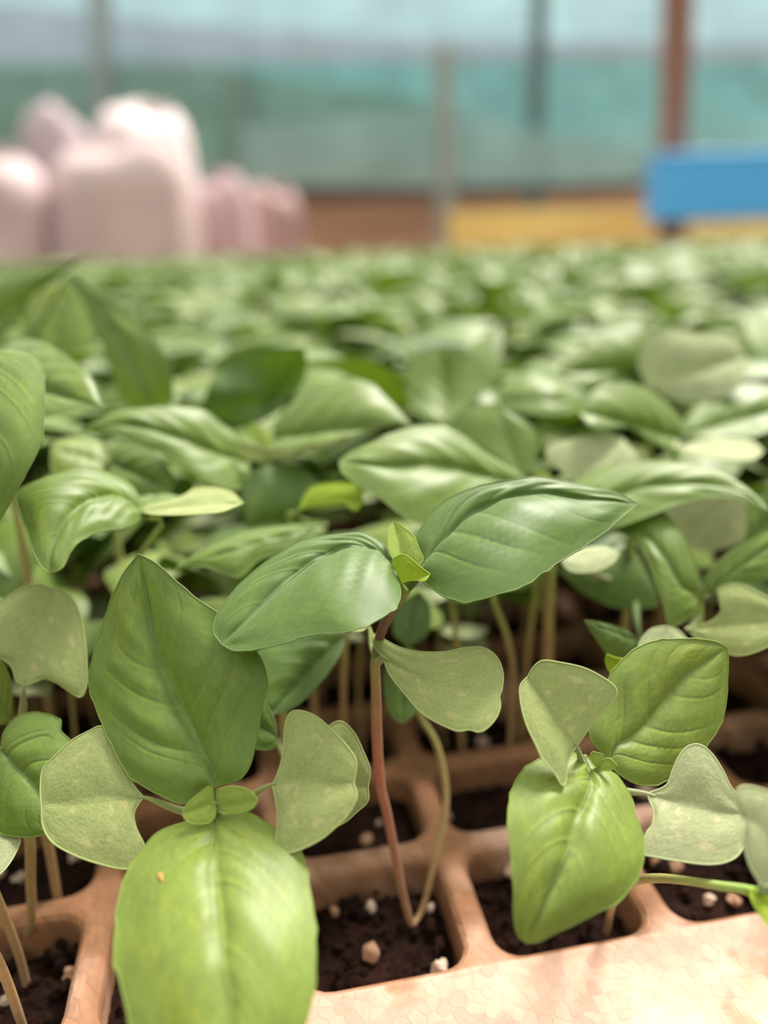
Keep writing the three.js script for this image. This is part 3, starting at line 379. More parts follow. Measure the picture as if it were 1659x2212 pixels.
{"name":"P5","label":"basil seedling at the left edge with a quilted glossy leaf above a straight bare stem","r":0.75,"stem":[[-53.0,30.57,-89.05],[-52.2,24.69,-89.11],[-51.86,18.96,-89.22],[-54.14,8.91,-91.0],[-56.24,-0.87,-91.81],[-59.05,-5.5,-92.85]],"leaves":[{"k":"t","m":"mid","A":[[-53.38,34.44,-91.52],[-51.72,35.96,-93.06],[-47.2,36.0,-92.76],[-45.62,35.33,-91.9],[-45.58,34.7,-91.2],[-43.8,33.68,-89.91],[-41.36,31.34,-87.01],[-40.62,28.7,-83.78],[-41.37,27.07,-81.81]],"M":[[-53.43,32.97,-89.89],[-52.17,32.17,-88.88],[-49.57,30.82,-87.1],[-47.23,29.59,-85.44],[-45.14,28.07,-83.41],[-43.18,26.51,-81.27]],"B":[[-55.83,31.33,-88.67],[-55.85,29.23,-86.54],[-52.96,26.6,-83.27],[-51.31,25.63,-81.92],[-48.41,25.46,-81.16],[-45.32,25.83,-80.95]]},{"k":"t","m":"mid","A":[[-57.76,34.42,-93.95],[-62.59,36.6,-97.91],[-65.75,37.48,-99.15]],"M":[[-53.57,32.38,-89.68],[-57.9,33.78,-92.27],[-62.36,35.28,-94.89],[-67.08,36.93,-97.63]],"B":[[-57.04,32.01,-88.84],[-61.86,33.35,-91.34],[-66.02,35.45,-95.11]]},{"k":"c","m":"cotp","A":[[-50.16,25.07,-81.83],[-48.76,24.73,-81.65],[-48.84,23.74,-79.65],[-49.83,22.94,-77.57]],"M":[[-51.96,25.47,-81.96],[-51.74,24.56,-80.25],[-51.5,23.69,-78.55],[-51.24,22.86,-76.81]],"B":[[-54.03,25.46,-81.23],[-54.91,24.54,-79.03],[-53.05,23.34,-77.14]],"p":[-51.79,21.22,-88.95]}],"extra":[]},
{"name":"P5b","label":"basil seedling at the left edge showing one broad shield shaped seed leaf with two lobes","r":0.75,"stem":[[-54.76,31.61,-97.89],[-53.83,19.89,-97.35],[-53.9,7.45,-97.22],[-54.67,-5.5,-97.78]],"leaves":[{"k":"c","m":"cot","A":[[-52.96,39.4,-96.46],[-53.85,41.05,-97.53],[-55.59,42.29,-98.22],[-58.51,43.03,-98.41],[-59.76,45.27,-99.85],[-58.81,47.66,-101.64],[-56.41,48.89,-102.77],[-53.85,50.3,-104.02],[-51.16,50.7,-104.59]],"M":[[-51.89,38.85,-96.19],[-51.12,41.97,-98.5],[-49.9,45.72,-101.2],[-49.06,50.0,-104.33]],"B":[[-50.53,39.17,-96.21],[-49.13,39.69,-96.39],[-47.33,39.41,-95.88],[-44.51,38.29,-94.52],[-43.15,37.96,-94.03],[-42.55,39.13,-94.87],[-42.67,41.04,-96.4],[-43.34,44.05,-98.88],[-44.35,46.93,-101.27],[-45.64,48.67,-102.8],[-47.28,49.67,-103.81]],"p":[-54.42,31.6,-97.89]},{"k":"t","m":"mid","A":[[-53.9,37.37,-96.23],[-53.79,40.89,-96.15],[-54.43,42.95,-95.97],[-55.48,43.7,-95.76]],"M":[[-54.8,32.79,-96.18],[-55.49,36.26,-96.0],[-56.15,39.67,-95.8],[-56.79,43.12,-95.56]],"B":[[-56.39,32.62,-95.93],[-58.58,34.13,-95.54],[-59.02,38.1,-95.37]]}],"extra":[]},
{"name":"Q1","label":"basil seedling behind the central one, its pale leaves pointing left and right","r":0.75,"stem":[[28.79,53.4,-133.07],[30.37,34.71,-133.18],[30.99,14.86,-133.72],[30.91,-5.5,-134.96]],"leaves":[{"k":"t","m":"mid","A":[[25.28,56.21,-134.56],[22.31,58.35,-134.72],[18.45,60.84,-134.9],[14.71,63.68,-136.0],[11.32,65.41,-136.29],[5.49,65.89,-134.25],[1.66,65.28,-132.04],[-0.71,64.6,-130.38],[-5.32,63.35,-127.53]],"M":[[26.96,53.77,-133.2],[22.49,55.74,-131.8],[14.44,58.58,-129.41],[8.3,60.22,-127.87],[2.3,60.81,-125.89],[-2.84,61.54,-125.3],[-7.33,62.25,-125.57]],"B":[[23.52,51.28,-127.46],[12.87,51.44,-118.81],[6.26,53.65,-117.34],[4.1,54.4,-117.21],[1.19,56.28,-118.67],[-3.11,58.86,-121.16],[-6.69,60.82,-123.47]]},{"k":"t","m":"mid","A":[[34.89,55.16,-133.02],[37.78,56.46,-134.18],[42.69,57.91,-134.67],[49.33,58.64,-133.2],[53.47,58.5,-131.41],[57.41,58.04,-129.32],[60.6,56.65,-125.55],[62.23,55.15,-121.85]],"M":[[30.66,52.95,-130.79],[36.29,53.13,-127.14],[45.82,55.55,-127.36],[53.31,56.26,-126.19],[59.33,55.7,-123.47],[62.75,53.74,-118.35]],"B":[[31.65,49.01,-123.63],[35.83,49.64,-121.64],[38.78,50.53,-121.23],[42.67,51.78,-121.1],[47.18,53.36,-121.56],[52.74,54.74,-122.52],[57.04,54.99,-122.1],[59.88,54.71,-120.96]]},{"k":"c","m":"mid","A":[[20.94,55.86,-144.37],[15.89,58.88,-147.62],[14.73,63.75,-151.73],[18.58,65.35,-152.47]],"M":[[26.62,53.61,-141.62],[25.4,57.52,-145.09],[24.14,61.55,-148.59],[22.79,65.82,-152.25]],"B":[[27.72,54.88,-142.52],[29.55,57.07,-144.08],[30.31,59.73,-146.18],[29.13,62.35,-148.52],[25.8,64.39,-150.66]],"p":[29.29,48.59,-134.56]},{"k":"c","m":"cotp","A":[[33.65,55.07,-141.23],[31.51,57.64,-143.76],[32.69,58.86,-144.96],[38.1,59.97,-146.09],[43.43,60.51,-146.64]],"M":[[36.28,53.17,-139.35],[39.66,55.27,-141.48],[43.09,57.42,-143.63],[46.68,59.68,-145.86]],"B":[[41.1,53.63,-138.84],[45.68,55.24,-140.0],[48.28,56.67,-141.4],[47.88,58.2,-143.59]],"p":[29.54,48.59,-134.56]},{"k":"b","m":"bud","A":[[27.77,55.65,-132.13],[27.31,56.71,-132.98]],"M":[[28.66,54.95,-131.49],[28.34,55.74,-132.12],[28.03,56.53,-132.74],[27.7,57.35,-133.39]],"B":[[30.32,55.54,-131.68],[29.65,56.73,-132.65]]}],"extra":[]},
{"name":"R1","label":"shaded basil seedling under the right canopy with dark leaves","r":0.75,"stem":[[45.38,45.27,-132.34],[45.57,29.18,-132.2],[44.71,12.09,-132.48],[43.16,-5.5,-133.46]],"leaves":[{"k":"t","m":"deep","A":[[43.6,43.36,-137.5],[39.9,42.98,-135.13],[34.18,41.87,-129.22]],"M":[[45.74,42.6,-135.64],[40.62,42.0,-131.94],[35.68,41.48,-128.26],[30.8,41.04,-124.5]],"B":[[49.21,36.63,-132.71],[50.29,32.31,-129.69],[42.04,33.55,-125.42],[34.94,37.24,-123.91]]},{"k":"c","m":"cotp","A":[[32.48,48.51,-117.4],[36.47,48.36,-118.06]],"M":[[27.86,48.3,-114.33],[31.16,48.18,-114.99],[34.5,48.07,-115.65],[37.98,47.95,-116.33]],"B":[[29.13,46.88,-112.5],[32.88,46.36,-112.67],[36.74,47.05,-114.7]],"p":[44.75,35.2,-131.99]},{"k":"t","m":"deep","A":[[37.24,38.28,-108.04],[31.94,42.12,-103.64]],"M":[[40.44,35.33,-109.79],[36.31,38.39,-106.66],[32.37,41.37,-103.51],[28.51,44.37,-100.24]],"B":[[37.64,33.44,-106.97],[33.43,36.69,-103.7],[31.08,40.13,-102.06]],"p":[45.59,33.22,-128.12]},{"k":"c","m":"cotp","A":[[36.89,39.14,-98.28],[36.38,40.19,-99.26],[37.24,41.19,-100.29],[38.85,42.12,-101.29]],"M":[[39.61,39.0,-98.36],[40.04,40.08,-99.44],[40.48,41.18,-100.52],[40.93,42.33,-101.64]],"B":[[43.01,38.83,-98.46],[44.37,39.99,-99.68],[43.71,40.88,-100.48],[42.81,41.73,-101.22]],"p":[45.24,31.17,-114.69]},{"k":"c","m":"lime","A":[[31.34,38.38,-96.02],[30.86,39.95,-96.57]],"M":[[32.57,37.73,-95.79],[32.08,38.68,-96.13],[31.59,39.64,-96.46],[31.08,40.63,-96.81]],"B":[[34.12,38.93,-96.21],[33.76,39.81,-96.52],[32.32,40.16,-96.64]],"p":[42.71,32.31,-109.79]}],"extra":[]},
{"name":"R2","label":"basil seedling at the right edge with one leaf bent over to the left","r":0.75,"stem":[[51.66,39.22,-115.39],[52.6,25.07,-114.47],[52.55,10.03,-113.93],[51.79,-5.5,-114.09]],"leaves":[{"k":"c","m":"cot","A":[[48.69,38.87,-107.75],[50.71,40.57,-106.98],[52.21,42.9,-107.78],[51.72,43.93,-109.81],[53.78,45.5,-108.83],[56.06,45.53,-105.27],[57.4,45.07,-102.19]],"M":[[47.21,37.84,-108.55],[50.82,39.75,-105.72],[54.16,41.64,-102.88],[57.32,43.57,-99.96]],"B":[[48.55,37.35,-105.18],[50.17,37.55,-102.32],[51.33,37.81,-100.28],[53.73,39.53,-98.6],[55.93,41.56,-98.19]],"p":[51.44,37.05,-114.63]},{"k":"t","m":"mid","A":[[51.23,42.67,-114.84],[50.6,46.54,-116.79],[49.14,49.8,-119.65],[47.21,52.09,-124.0],[43.83,51.08,-125.02]],"M":[[50.73,40.98,-113.88],[47.47,43.2,-113.42],[45.55,46.89,-116.34],[43.7,49.16,-120.5],[39.39,48.81,-125.1]],"B":[[49.21,39.34,-111.08],[46.48,38.52,-109.5],[44.18,38.79,-108.48],[43.75,41.3,-109.98],[43.04,44.91,-113.56],[42.35,47.64,-118.35],[40.91,48.89,-122.73]]},{"k":"t","m":"mid","A":[[53.67,42.41,-118.39],[57.16,46.08,-119.38],[61.3,49.91,-117.73],[63.29,51.67,-116.1]],"M":[[52.08,40.29,-115.76],[56.1,44.2,-115.03],[59.97,48.02,-114.27],[63.8,51.86,-113.46]],"B":[[54.59,42.1,-114.04],[57.23,44.06,-112.1],[60.11,46.17,-109.5],[62.91,49.62,-110.34]]},{"k":"c","m":"cotp","A":[[55.56,41.7,-140.86],[54.33,45.58,-142.24],[58.14,48.24,-141.05],[61.85,49.89,-139.64]],"M":[[59.07,39.5,-138.79],[60.99,43.04,-138.64],[62.88,46.53,-138.46],[64.77,50.07,-138.26]],"B":[[60.95,38.9,-137.73],[64.25,39.95,-136.3],[67.35,42.18,-135.18],[67.96,46.23,-135.73],[67.12,49.1,-136.8]],"p":[53.39,35.91,-118.47]},{"k":"t","m":"mid","A":[[69.18,41.81,-142.01],[72.4,46.22,-144.33],[76.43,48.64,-143.88]],"M":[[68.91,38.37,-138.4],[72.59,42.19,-139.74],[76.26,46.0,-141.07],[80.05,49.93,-142.45]],"B":[[72.52,39.81,-136.94],[77.34,43.42,-136.99],[79.78,47.18,-139.39]]}],"extra":[]},
{"name":"S1","label":"pale basil seedling on the left with one leaf folded downward","r":0.55,"stem":[[-36.45,57.55,-113.33],[-34.45,57.05,-113.68],[-36.19,54.52,-114.39],[-38.56,51.56,-115.47],[-40.53,48.73,-116.6],[-43.45,40.12,-119.94],[-46.08,29.75,-122.67],[-48.9,16.52,-125.45],[-50.46,-5.5,-126.56]],"leaves":[{"k":"t","m":"mid","A":[[-38.2,59.78,-115.44],[-39.58,61.55,-117.2],[-41.47,62.88,-117.54],[-44.82,65.09,-115.51],[-46.34,65.71,-114.03],[-48.37,65.75,-111.1],[-50.8,65.33,-108.48],[-52.78,64.39,-106.74],[-52.07,62.38,-104.73],[-50.59,60.28,-102.68],[-49.01,58.03,-100.3],[-47.16,56.12,-98.1]],"M":[[-37.16,58.11,-113.53],[-40.45,60.91,-113.36],[-43.67,61.81,-108.75],[-45.49,60.36,-103.92],[-46.15,57.91,-100.35],[-46.06,55.35,-97.73]],"B":[[-37.67,57.95,-109.84],[-38.98,58.02,-107.36],[-41.14,58.64,-104.93],[-42.67,58.34,-102.52],[-43.68,57.46,-100.43],[-44.52,55.85,-97.74]]},{"k":"c","m":"cot","A":[[-36.61,58.99,-115.34],[-34.79,59.27,-115.47],[-31.34,59.95,-116.6],[-30.19,60.39,-118.25],[-27.87,60.66,-117.9],[-23.62,60.76,-114.75]],"M":[[-38.0,58.54,-113.68],[-32.3,59.19,-112.51],[-26.72,59.84,-111.33],[-21.09,60.5,-110.12]],"B":[[-34.83,59.06,-110.19],[-31.06,59.61,-107.9],[-27.31,60.1,-106.6],[-23.75,60.53,-105.87],[-22.2,60.55,-107.73]]}],"extra":[[100,17,0.5]]},
{"name":"S2","label":"basil seedling cut by the left edge with two large pale overlapping leaves","r":0.75,"stem":[[-65.05,80.82,-129.96],[-64.86,53.36,-129.56],[-65.72,24.18,-129.57],[-67.28,-5.5,-130.28]],"leaves":[{"k":"t","m":"mid","A":[[-63.93,81.6,-119.08],[-64.33,77.8,-112.98],[-61.83,72.5,-106.11],[-58.7,66.45,-101.33],[-56.28,62.21,-99.8]],"M":[[-62.36,83.56,-122.44],[-57.27,76.08,-110.24],[-54.48,68.83,-102.74],[-53.96,60.54,-99.54]],"B":[[-58.33,83.03,-121.25],[-55.3,82.86,-120.78],[-52.31,82.08,-119.24],[-50.16,80.26,-116.1],[-48.65,77.54,-111.89],[-47.74,74.88,-108.35],[-47.34,72.22,-105.44],[-47.91,70.09,-103.56],[-49.24,67.63,-101.9],[-50.75,65.08,-100.67],[-52.11,63.01,-100.0]]},{"k":"t","m":"mid","A":[[-68.99,80.21,-144.23],[-65.74,81.78,-144.24],[-62.06,82.11,-142.66],[-58.19,81.27,-139.9],[-54.33,79.58,-136.57],[-50.31,77.55,-133.44],[-48.17,75.54,-130.94],[-46.78,73.46,-128.43]],"M":[[-68.59,76.0,-138.86],[-59.38,74.98,-132.2],[-51.78,73.67,-128.2],[-45.25,71.87,-126.82]],"B":[[-61.03,72.61,-127.82],[-54.31,71.76,-123.58],[-50.19,72.45,-125.52],[-47.14,72.31,-126.51]]}],"extra":[]},
{"name":"S3","label":"basil seedling left of centre with one long leaf pointing left and a cupped leaf","r":0.75,"stem":[[-23.63,60.04,-145.99],[-22.67,39.22,-146.12],[-22.72,17.11,-146.7],[-23.46,-5.5,-147.98]],"leaves":[{"k":"t","m":"mid","A":[[-26.23,59.68,-144.12],[-26.92,61.33,-144.9],[-27.91,62.83,-145.21],[-30.67,65.39,-144.69],[-33.44,67.92,-144.49],[-36.42,68.82,-142.7],[-40.07,69.54,-140.53],[-45.09,69.87,-137.62],[-47.89,69.57,-135.85],[-49.52,68.87,-134.3]],"M":[[-25.53,57.66,-143.04],[-29.87,60.0,-139.98],[-35.77,63.5,-137.36],[-40.95,66.15,-135.93],[-46.78,67.75,-134.15],[-52.28,67.5,-131.65]],"B":[[-24.48,55.61,-139.02],[-25.36,55.01,-136.09],[-28.02,55.9,-132.42],[-30.88,57.62,-131.09],[-34.79,60.32,-131.58],[-39.55,63.19,-132.42],[-44.22,65.36,-132.66],[-48.65,66.67,-131.92]]},{"k":"t","m":"mid","A":[[-20.51,64.6,-149.7],[-17.54,67.47,-151.01],[-13.82,69.93,-151.93],[-9.65,71.19,-151.89],[-5.52,71.96,-151.97],[-1.92,70.92,-150.53],[1.15,68.61,-147.9],[3.78,66.18,-145.31]],"M":[[-21.07,61.24,-146.41],[-11.84,62.81,-142.75],[-3.14,63.75,-141.64],[5.77,64.09,-143.17]],"B":[[-17.64,61.47,-139.72],[-10.56,62.68,-137.58],[-4.74,63.5,-139.55],[0.81,64.94,-143.23]]},{"k":"c","m":"cot","A":[[-24.07,62.05,-139.94],[-26.94,62.47,-140.38],[-26.32,60.26,-139.6],[-23.73,59.12,-138.91]],"M":[[-20.56,61.46,-139.07],[-17.54,60.39,-138.13],[-11.46,61.31,-137.24],[-4.75,63.76,-136.69]],"B":[[-15.76,61.55,-138.16],[-10.55,62.69,-137.51],[-6.26,63.89,-137.04]]},{"k":"b","m":"bud","A":[[-24.73,61.88,-144.25],[-25.72,63.78,-145.92]],"M":[[-22.89,60.77,-143.06],[-23.53,62.08,-144.22],[-24.17,63.4,-145.39],[-24.84,64.78,-146.59]],"B":[[-20.48,61.01,-142.9],[-22.07,63.41,-145.08]]},{"k":"t","m":"deep","A":[[-33.31,59.66,-169.1],[-37.16,61.9,-168.93],[-38.39,64.55,-168.78],[-37.68,67.51,-169.29],[-35.57,71.34,-173.51],[-30.82,74.15,-174.33],[-24.83,75.5,-172.71]],"M":[[-27.14,59.77,-169.2],[-24.14,64.24,-174.3],[-20.39,69.74,-174.21],[-16.08,75.98,-168.52]],"B":[[-23.23,61.36,-171.96],[-18.34,66.24,-173.13],[-16.05,71.67,-170.91]]}],"extra":[]},
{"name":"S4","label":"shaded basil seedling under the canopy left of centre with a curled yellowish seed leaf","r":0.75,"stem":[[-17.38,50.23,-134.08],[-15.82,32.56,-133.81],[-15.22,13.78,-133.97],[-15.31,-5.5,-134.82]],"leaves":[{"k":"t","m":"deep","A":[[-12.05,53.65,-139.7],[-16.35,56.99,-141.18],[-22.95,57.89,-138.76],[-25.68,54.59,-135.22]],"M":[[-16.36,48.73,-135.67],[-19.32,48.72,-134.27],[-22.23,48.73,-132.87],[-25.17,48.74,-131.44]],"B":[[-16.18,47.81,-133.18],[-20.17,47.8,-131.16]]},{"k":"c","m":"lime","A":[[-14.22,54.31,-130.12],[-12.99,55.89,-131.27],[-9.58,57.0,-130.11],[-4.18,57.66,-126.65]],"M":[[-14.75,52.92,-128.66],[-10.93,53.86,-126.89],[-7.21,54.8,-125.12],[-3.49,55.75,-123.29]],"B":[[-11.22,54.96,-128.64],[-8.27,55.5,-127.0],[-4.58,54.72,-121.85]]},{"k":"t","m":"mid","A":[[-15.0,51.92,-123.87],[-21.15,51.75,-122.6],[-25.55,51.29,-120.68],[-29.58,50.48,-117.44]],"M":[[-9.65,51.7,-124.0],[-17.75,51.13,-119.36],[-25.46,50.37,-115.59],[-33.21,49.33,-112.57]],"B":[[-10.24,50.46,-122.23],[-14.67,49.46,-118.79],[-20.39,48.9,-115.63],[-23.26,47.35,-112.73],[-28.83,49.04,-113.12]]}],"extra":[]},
{"name":"S5","label":"glossy basil seedling tucked beneath the long leaf at left","r":0.75,"stem":[[-52.11,58.12,-141.08],[-51.93,37.92,-140.07],[-52.8,16.46,-139.43],[-54.36,-5.5,-139.49]],"leaves":[{"k":"t","m":"mid","A":[[-50.23,62.2,-142.5],[-45.64,62.64,-141.96],[-39.96,59.76,-137.14],[-37.87,57.9,-134.29]],"M":[[-50.94,59.46,-139.43],[-46.45,58.28,-136.92],[-42.06,57.15,-134.42],[-37.65,56.03,-131.87]],"B":[[-49.3,56.48,-134.35],[-44.39,55.12,-131.31],[-40.86,54.89,-130.37],[-38.4,55.19,-130.52]]},{"k":"t","m":"light","A":[[-54.16,62.13,-145.04],[-57.63,63.37,-144.13],[-60.17,63.6,-141.69]],"M":[[-51.9,59.21,-140.4],[-54.87,60.37,-139.76],[-57.8,61.52,-139.11],[-60.77,62.68,-138.44]],"B":[[-51.99,56.07,-135.94],[-55.8,56.82,-133.93],[-59.42,59.33,-134.64]]}],"extra":[]},
{"name":"U1","label":"tall basil seedling at upper left rising above the canopy with an arching leaf tip","r":0.75,"stem":[[-86.22,75.91,-193.93],[-85.26,50.02,-192.92],[-85.28,22.51,-192.28],[-86.01,-5.5,-192.34]],"leaves":[{"k":"t","m":"mid","A":[[-104.63,84.78,-200.23],[-97.99,90.12,-200.65],[-92.58,91.98,-199.63],[-84.53,93.66,-197.48],[-76.62,94.25,-194.72]],"M":[[-99.83,77.37,-194.44],[-89.45,83.33,-193.73],[-79.33,89.13,-192.96],[-69.16,94.93,-192.11]],"B":[[-91.43,76.99,-190.86],[-87.65,80.64,-191.44],[-84.03,85.82,-192.97],[-82.22,88.71,-193.87],[-78.46,92.0,-194.2],[-72.73,94.39,-193.24]]},{"k":"t","m":"mid","A":[[-68.74,85.26,-187.29],[-63.52,78.0,-179.82],[-60.27,71.33,-174.95],[-57.84,65.57,-171.87],[-53.63,63.25,-169.84]],"M":[[-74.37,91.1,-195.01],[-67.55,86.76,-187.65],[-59.15,79.09,-178.17],[-53.15,71.58,-172.01],[-48.6,63.4,-168.36]],"B":[[-71.71,91.61,-193.77],[-65.84,89.57,-188.63],[-57.91,84.91,-180.84],[-50.42,79.31,-173.83],[-46.48,74.67,-170.19],[-45.0,67.97,-167.93],[-45.91,64.81,-167.62]]},{"k":"t","m":"light","A":[[-94.11,72.02,-207.96],[-94.35,81.05,-213.78],[-90.71,87.85,-218.38]],"M":[[-86.66,68.43,-206.14],[-85.65,75.21,-210.61],[-84.6,82.12,-215.13],[-83.49,89.38,-219.84]],"B":[[-77.18,69.19,-207.31],[-75.99,78.16,-213.18],[-78.98,86.32,-218.19]]}],"extra":[]},
{"name":"V1","label":"upright basil seedling right of centre with a dark midrib facing forward","r":0.75,"stem":[[16.09,56.72,-182.97],[17.64,36.97,-182.71],[18.24,15.99,-182.86],[18.13,-5.5,-183.71]],"leaves":[{"k":"t","m":"mid","A":[[10.61,56.22,-180.89],[7.06,60.31,-186.69],[5.38,64.91,-191.13],[8.23,69.57,-194.44],[12.95,71.19,-195.86]],"M":[[15.64,55.29,-180.35],[16.18,59.89,-188.27],[16.5,65.3,-193.7],[16.6,71.44,-196.6]],"B":[[19.73,57.59,-183.71],[24.74,61.0,-187.46],[25.85,64.87,-191.15],[23.55,69.14,-194.29],[18.3,71.22,-196.17]]},{"k":"t","m":"mid","A":[[20.31,59.86,-189.34],[27.52,60.32,-191.85]],"M":[[16.07,56.2,-182.79],[20.72,56.31,-184.22],[25.42,56.42,-185.66],[30.34,56.54,-187.15]],"B":[[19.31,55.11,-179.67],[26.13,55.1,-181.27]]}],"extra":[]},
{"name":"V2","label":"basil seedling right of centre with a domed leaf showing its bright lime underside","r":0.75,"stem":[[38.22,58.61,-181.51],[38.39,38.26,-181.65],[37.51,16.63,-182.23],[35.94,-5.5,-183.5]],"leaves":[{"k":"t","m":"mid","A":[[29.52,63.86,-185.17],[34.19,66.11,-186.18],[37.78,66.16,-185.2],[42.39,64.01,-182.12]],"M":[[27.5,60.76,-180.15],[32.83,61.36,-175.91],[38.64,61.27,-175.12],[45.5,60.44,-177.92]],"B":[[29.45,59.63,-175.22],[33.13,59.43,-172.06],[38.2,59.04,-171.23],[43.6,58.89,-174.13]]},{"k":"t","m":"lime","A":[[39.08,60.3,-180.72],[43.13,61.08,-179.46]],"M":[[36.15,58.56,-179.38],[39.36,59.08,-178.16],[42.52,59.6,-176.94],[45.72,60.12,-175.68]],"B":[[36.98,56.69,-177.7],[41.33,56.33,-175.28],[45.09,57.73,-174.33]]}],"extra":[]},
{"name":"V3","label":"basil seedling with a pale arched leaf and long flat seed leaf near right edge","r":0.75,"stem":[[60.01,56.58,-153.25],[60.99,36.87,-152.86],[60.98,15.94,-152.87],[60.27,-5.5,-153.58]],"leaves":[{"k":"t","m":"mid","A":[[63.34,58.32,-157.77],[60.27,62.69,-157.93],[55.81,66.36,-157.06],[50.83,68.38,-155.58],[44.79,68.92,-153.51],[41.68,67.79,-151.58]],"M":[[61.55,56.5,-155.34],[52.66,59.91,-150.23],[45.05,62.58,-147.63],[38.22,64.66,-147.61]],"B":[[57.02,55.9,-148.42],[53.52,58.33,-148.21],[49.03,60.86,-147.93],[39.8,62.85,-143.31]]},{"k":"c","m":"cotp","A":[[63.09,57.6,-149.58],[68.76,57.8,-150.37],[73.5,57.46,-148.88]],"M":[[57.52,57.0,-147.04],[63.0,56.85,-146.29],[68.43,56.69,-145.54],[73.97,56.54,-144.76]],"B":[[59.89,56.44,-143.62],[64.09,56.09,-141.41],[69.9,55.95,-140.62]]},{"k":"t","m":"mid","A":[[67.48,59.85,-166.21],[73.93,62.94,-170.43],[82.68,64.48,-171.97],[88.13,63.6,-170.15]],"M":[[64.2,56.14,-160.52],[72.01,57.55,-162.06],[79.92,58.97,-163.61],[88.15,60.46,-165.21]],"B":[[67.25,55.45,-156.85],[74.43,56.01,-155.73],[83.37,57.96,-158.84]]}],"extra":[]},
{"name":"V4","label":"basil seedling with a very pale broad leaf high on the right","r":0.75,"stem":[[64.37,62.2,-184.89],[65.92,40.7,-183.81],[66.5,17.85,-183.09],[66.39,-5.5,-183.07]],"leaves":[{"k":"t","m":"cotp","A":[[61.77,67.3,-185.37],[63.51,72.18,-186.86],[67.12,75.37,-185.37],[73.36,75.1,-180.37],[79.46,74.66,-177.16]],"M":[[63.19,62.64,-180.8],[68.77,65.63,-176.48],[74.67,68.22,-173.86],[81.33,70.53,-172.97]],"B":[[67.09,61.2,-172.94],[72.56,62.13,-167.36],[78.62,65.51,-167.34]]},{"k":"t","m":"mid","A":[[68.41,74.68,-200.24],[56.57,74.45,-196.95],[48.83,70.64,-191.95]],"M":[[65.65,64.9,-192.19],[57.61,65.15,-190.18],[49.72,65.41,-188.17],[41.76,65.67,-186.11]],"B":[[61.85,66.88,-192.66],[54.33,63.59,-186.34],[46.16,63.53,-183.57]]}],"extra":[]},
{"name":"P7","label":"thin shaded seedling sharing a tray cell with the tall central seedling","r":0.6,"stem":[[3.65,33.18,-113.27],[4.07,27.72,-112.42],[5.05,22.22,-110.49],[7.34,18.76,-108.22],[8.62,13.59,-105.35],[8.55,9.26,-102.78],[6.41,2.63,-98.86],[4.06,-4.47,-95.64],[2.68,-5.5,-94.15]],"leaves":[{"k":"t","m":"deep","A":[[0.07,31.88,-111.53],[-0.68,28.33,-107.53],[0.39,25.93,-104.86]],"M":[[3.2,33.34,-113.33],[2.73,30.53,-110.25],[2.28,27.84,-107.21],[1.82,25.19,-104.12]],"B":[[6.19,32.13,-112.24],[4.97,28.05,-107.66],[3.47,25.78,-104.93]]},{"k":"t","m":"deep","A":[[1.15,34.26,-116.53],[2.1,37.78,-119.87]],"M":[[3.41,32.49,-115.15],[4.13,34.75,-117.34],[4.87,37.07,-119.55],[5.64,39.53,-121.85]],"B":[[6.64,33.9,-116.86],[7.36,37.45,-120.19]]}],"extra":[]},
{"name":"P8","label":"seedling stem leaning in from the lower left corner above the soil","r":0.7,"stem":[[-52.45,35.62,-75.98],[-53.4,26.01,-78.98],[-53.98,14.03,-82.2],[-54.79,1.14,-85.1],[-55.03,-5.5,-85.67]],"leaves":[{"k":"t","m":"mid","A":[[-55.4,39.21,-78.33],[-58.87,41.76,-78.62]],"M":[[-52.81,36.41,-76.26],[-55.42,38.21,-76.19],[-57.99,39.98,-76.11],[-60.58,41.79,-76.03]],"B":[[-54.83,37.02,-74.4],[-58.17,39.1,-73.61]]}],"extra":[[200,20,0.4]]},
{"name":"P9","label":"lowest seedling stem slanting into the bottom left corner","r":0.7,"stem":[[-51.1,30.36,-69.9],[-50.93,21.5,-72.1],[-50.84,10.94,-74.76],[-51.71,-5.5,-77.66]],"leaves":[{"k":"t","m":"mid","A":[[-54.03,33.56,-71.55],[-57.2,35.79,-70.66]],"M":[[-51.29,30.96,-70.11],[-53.56,32.49,-69.25],[-55.72,34.0,-68.38],[-57.86,35.54,-67.48]],"B":[[-52.51,31.79,-67.18],[-55.3,33.84,-65.88]]}],"extra":[[200,18,0.4]]},
{"name":"G1","label":"slender seedling stem in the gap right of the central seedling, leaning left","r":0.6,"stem":[[18.88,40.8,-126.54],[19.13,36.07,-125.94],[21.64,28.61,-127.56],[23.62,20.01,-128.79],[24.0,9.67,-130.47],[23.92,-5.5,-131.35]],"leaves":[{"k":"t","m":"mid","A":[[16.01,41.64,-130.29],[12.88,42.28,-128.57]],"M":[[18.38,40.81,-126.54],[15.62,41.47,-126.07],[12.88,42.11,-125.6],[10.09,42.78,-125.11]],"B":[[15.13,41.16,-122.81],[12.32,41.91,-122.9]]},{"k":"t","m":"mid","A":[[23.1,41.0,-132.15],[26.12,41.03,-132.29]],"M":[[19.37,40.79,-126.53],[22.11,40.83,-127.6],[24.88,40.88,-128.66],[27.77,40.94,-129.76]],"B":[[21.82,40.62,-124.31],[24.97,40.68,-125.96]]}],"extra":[]},
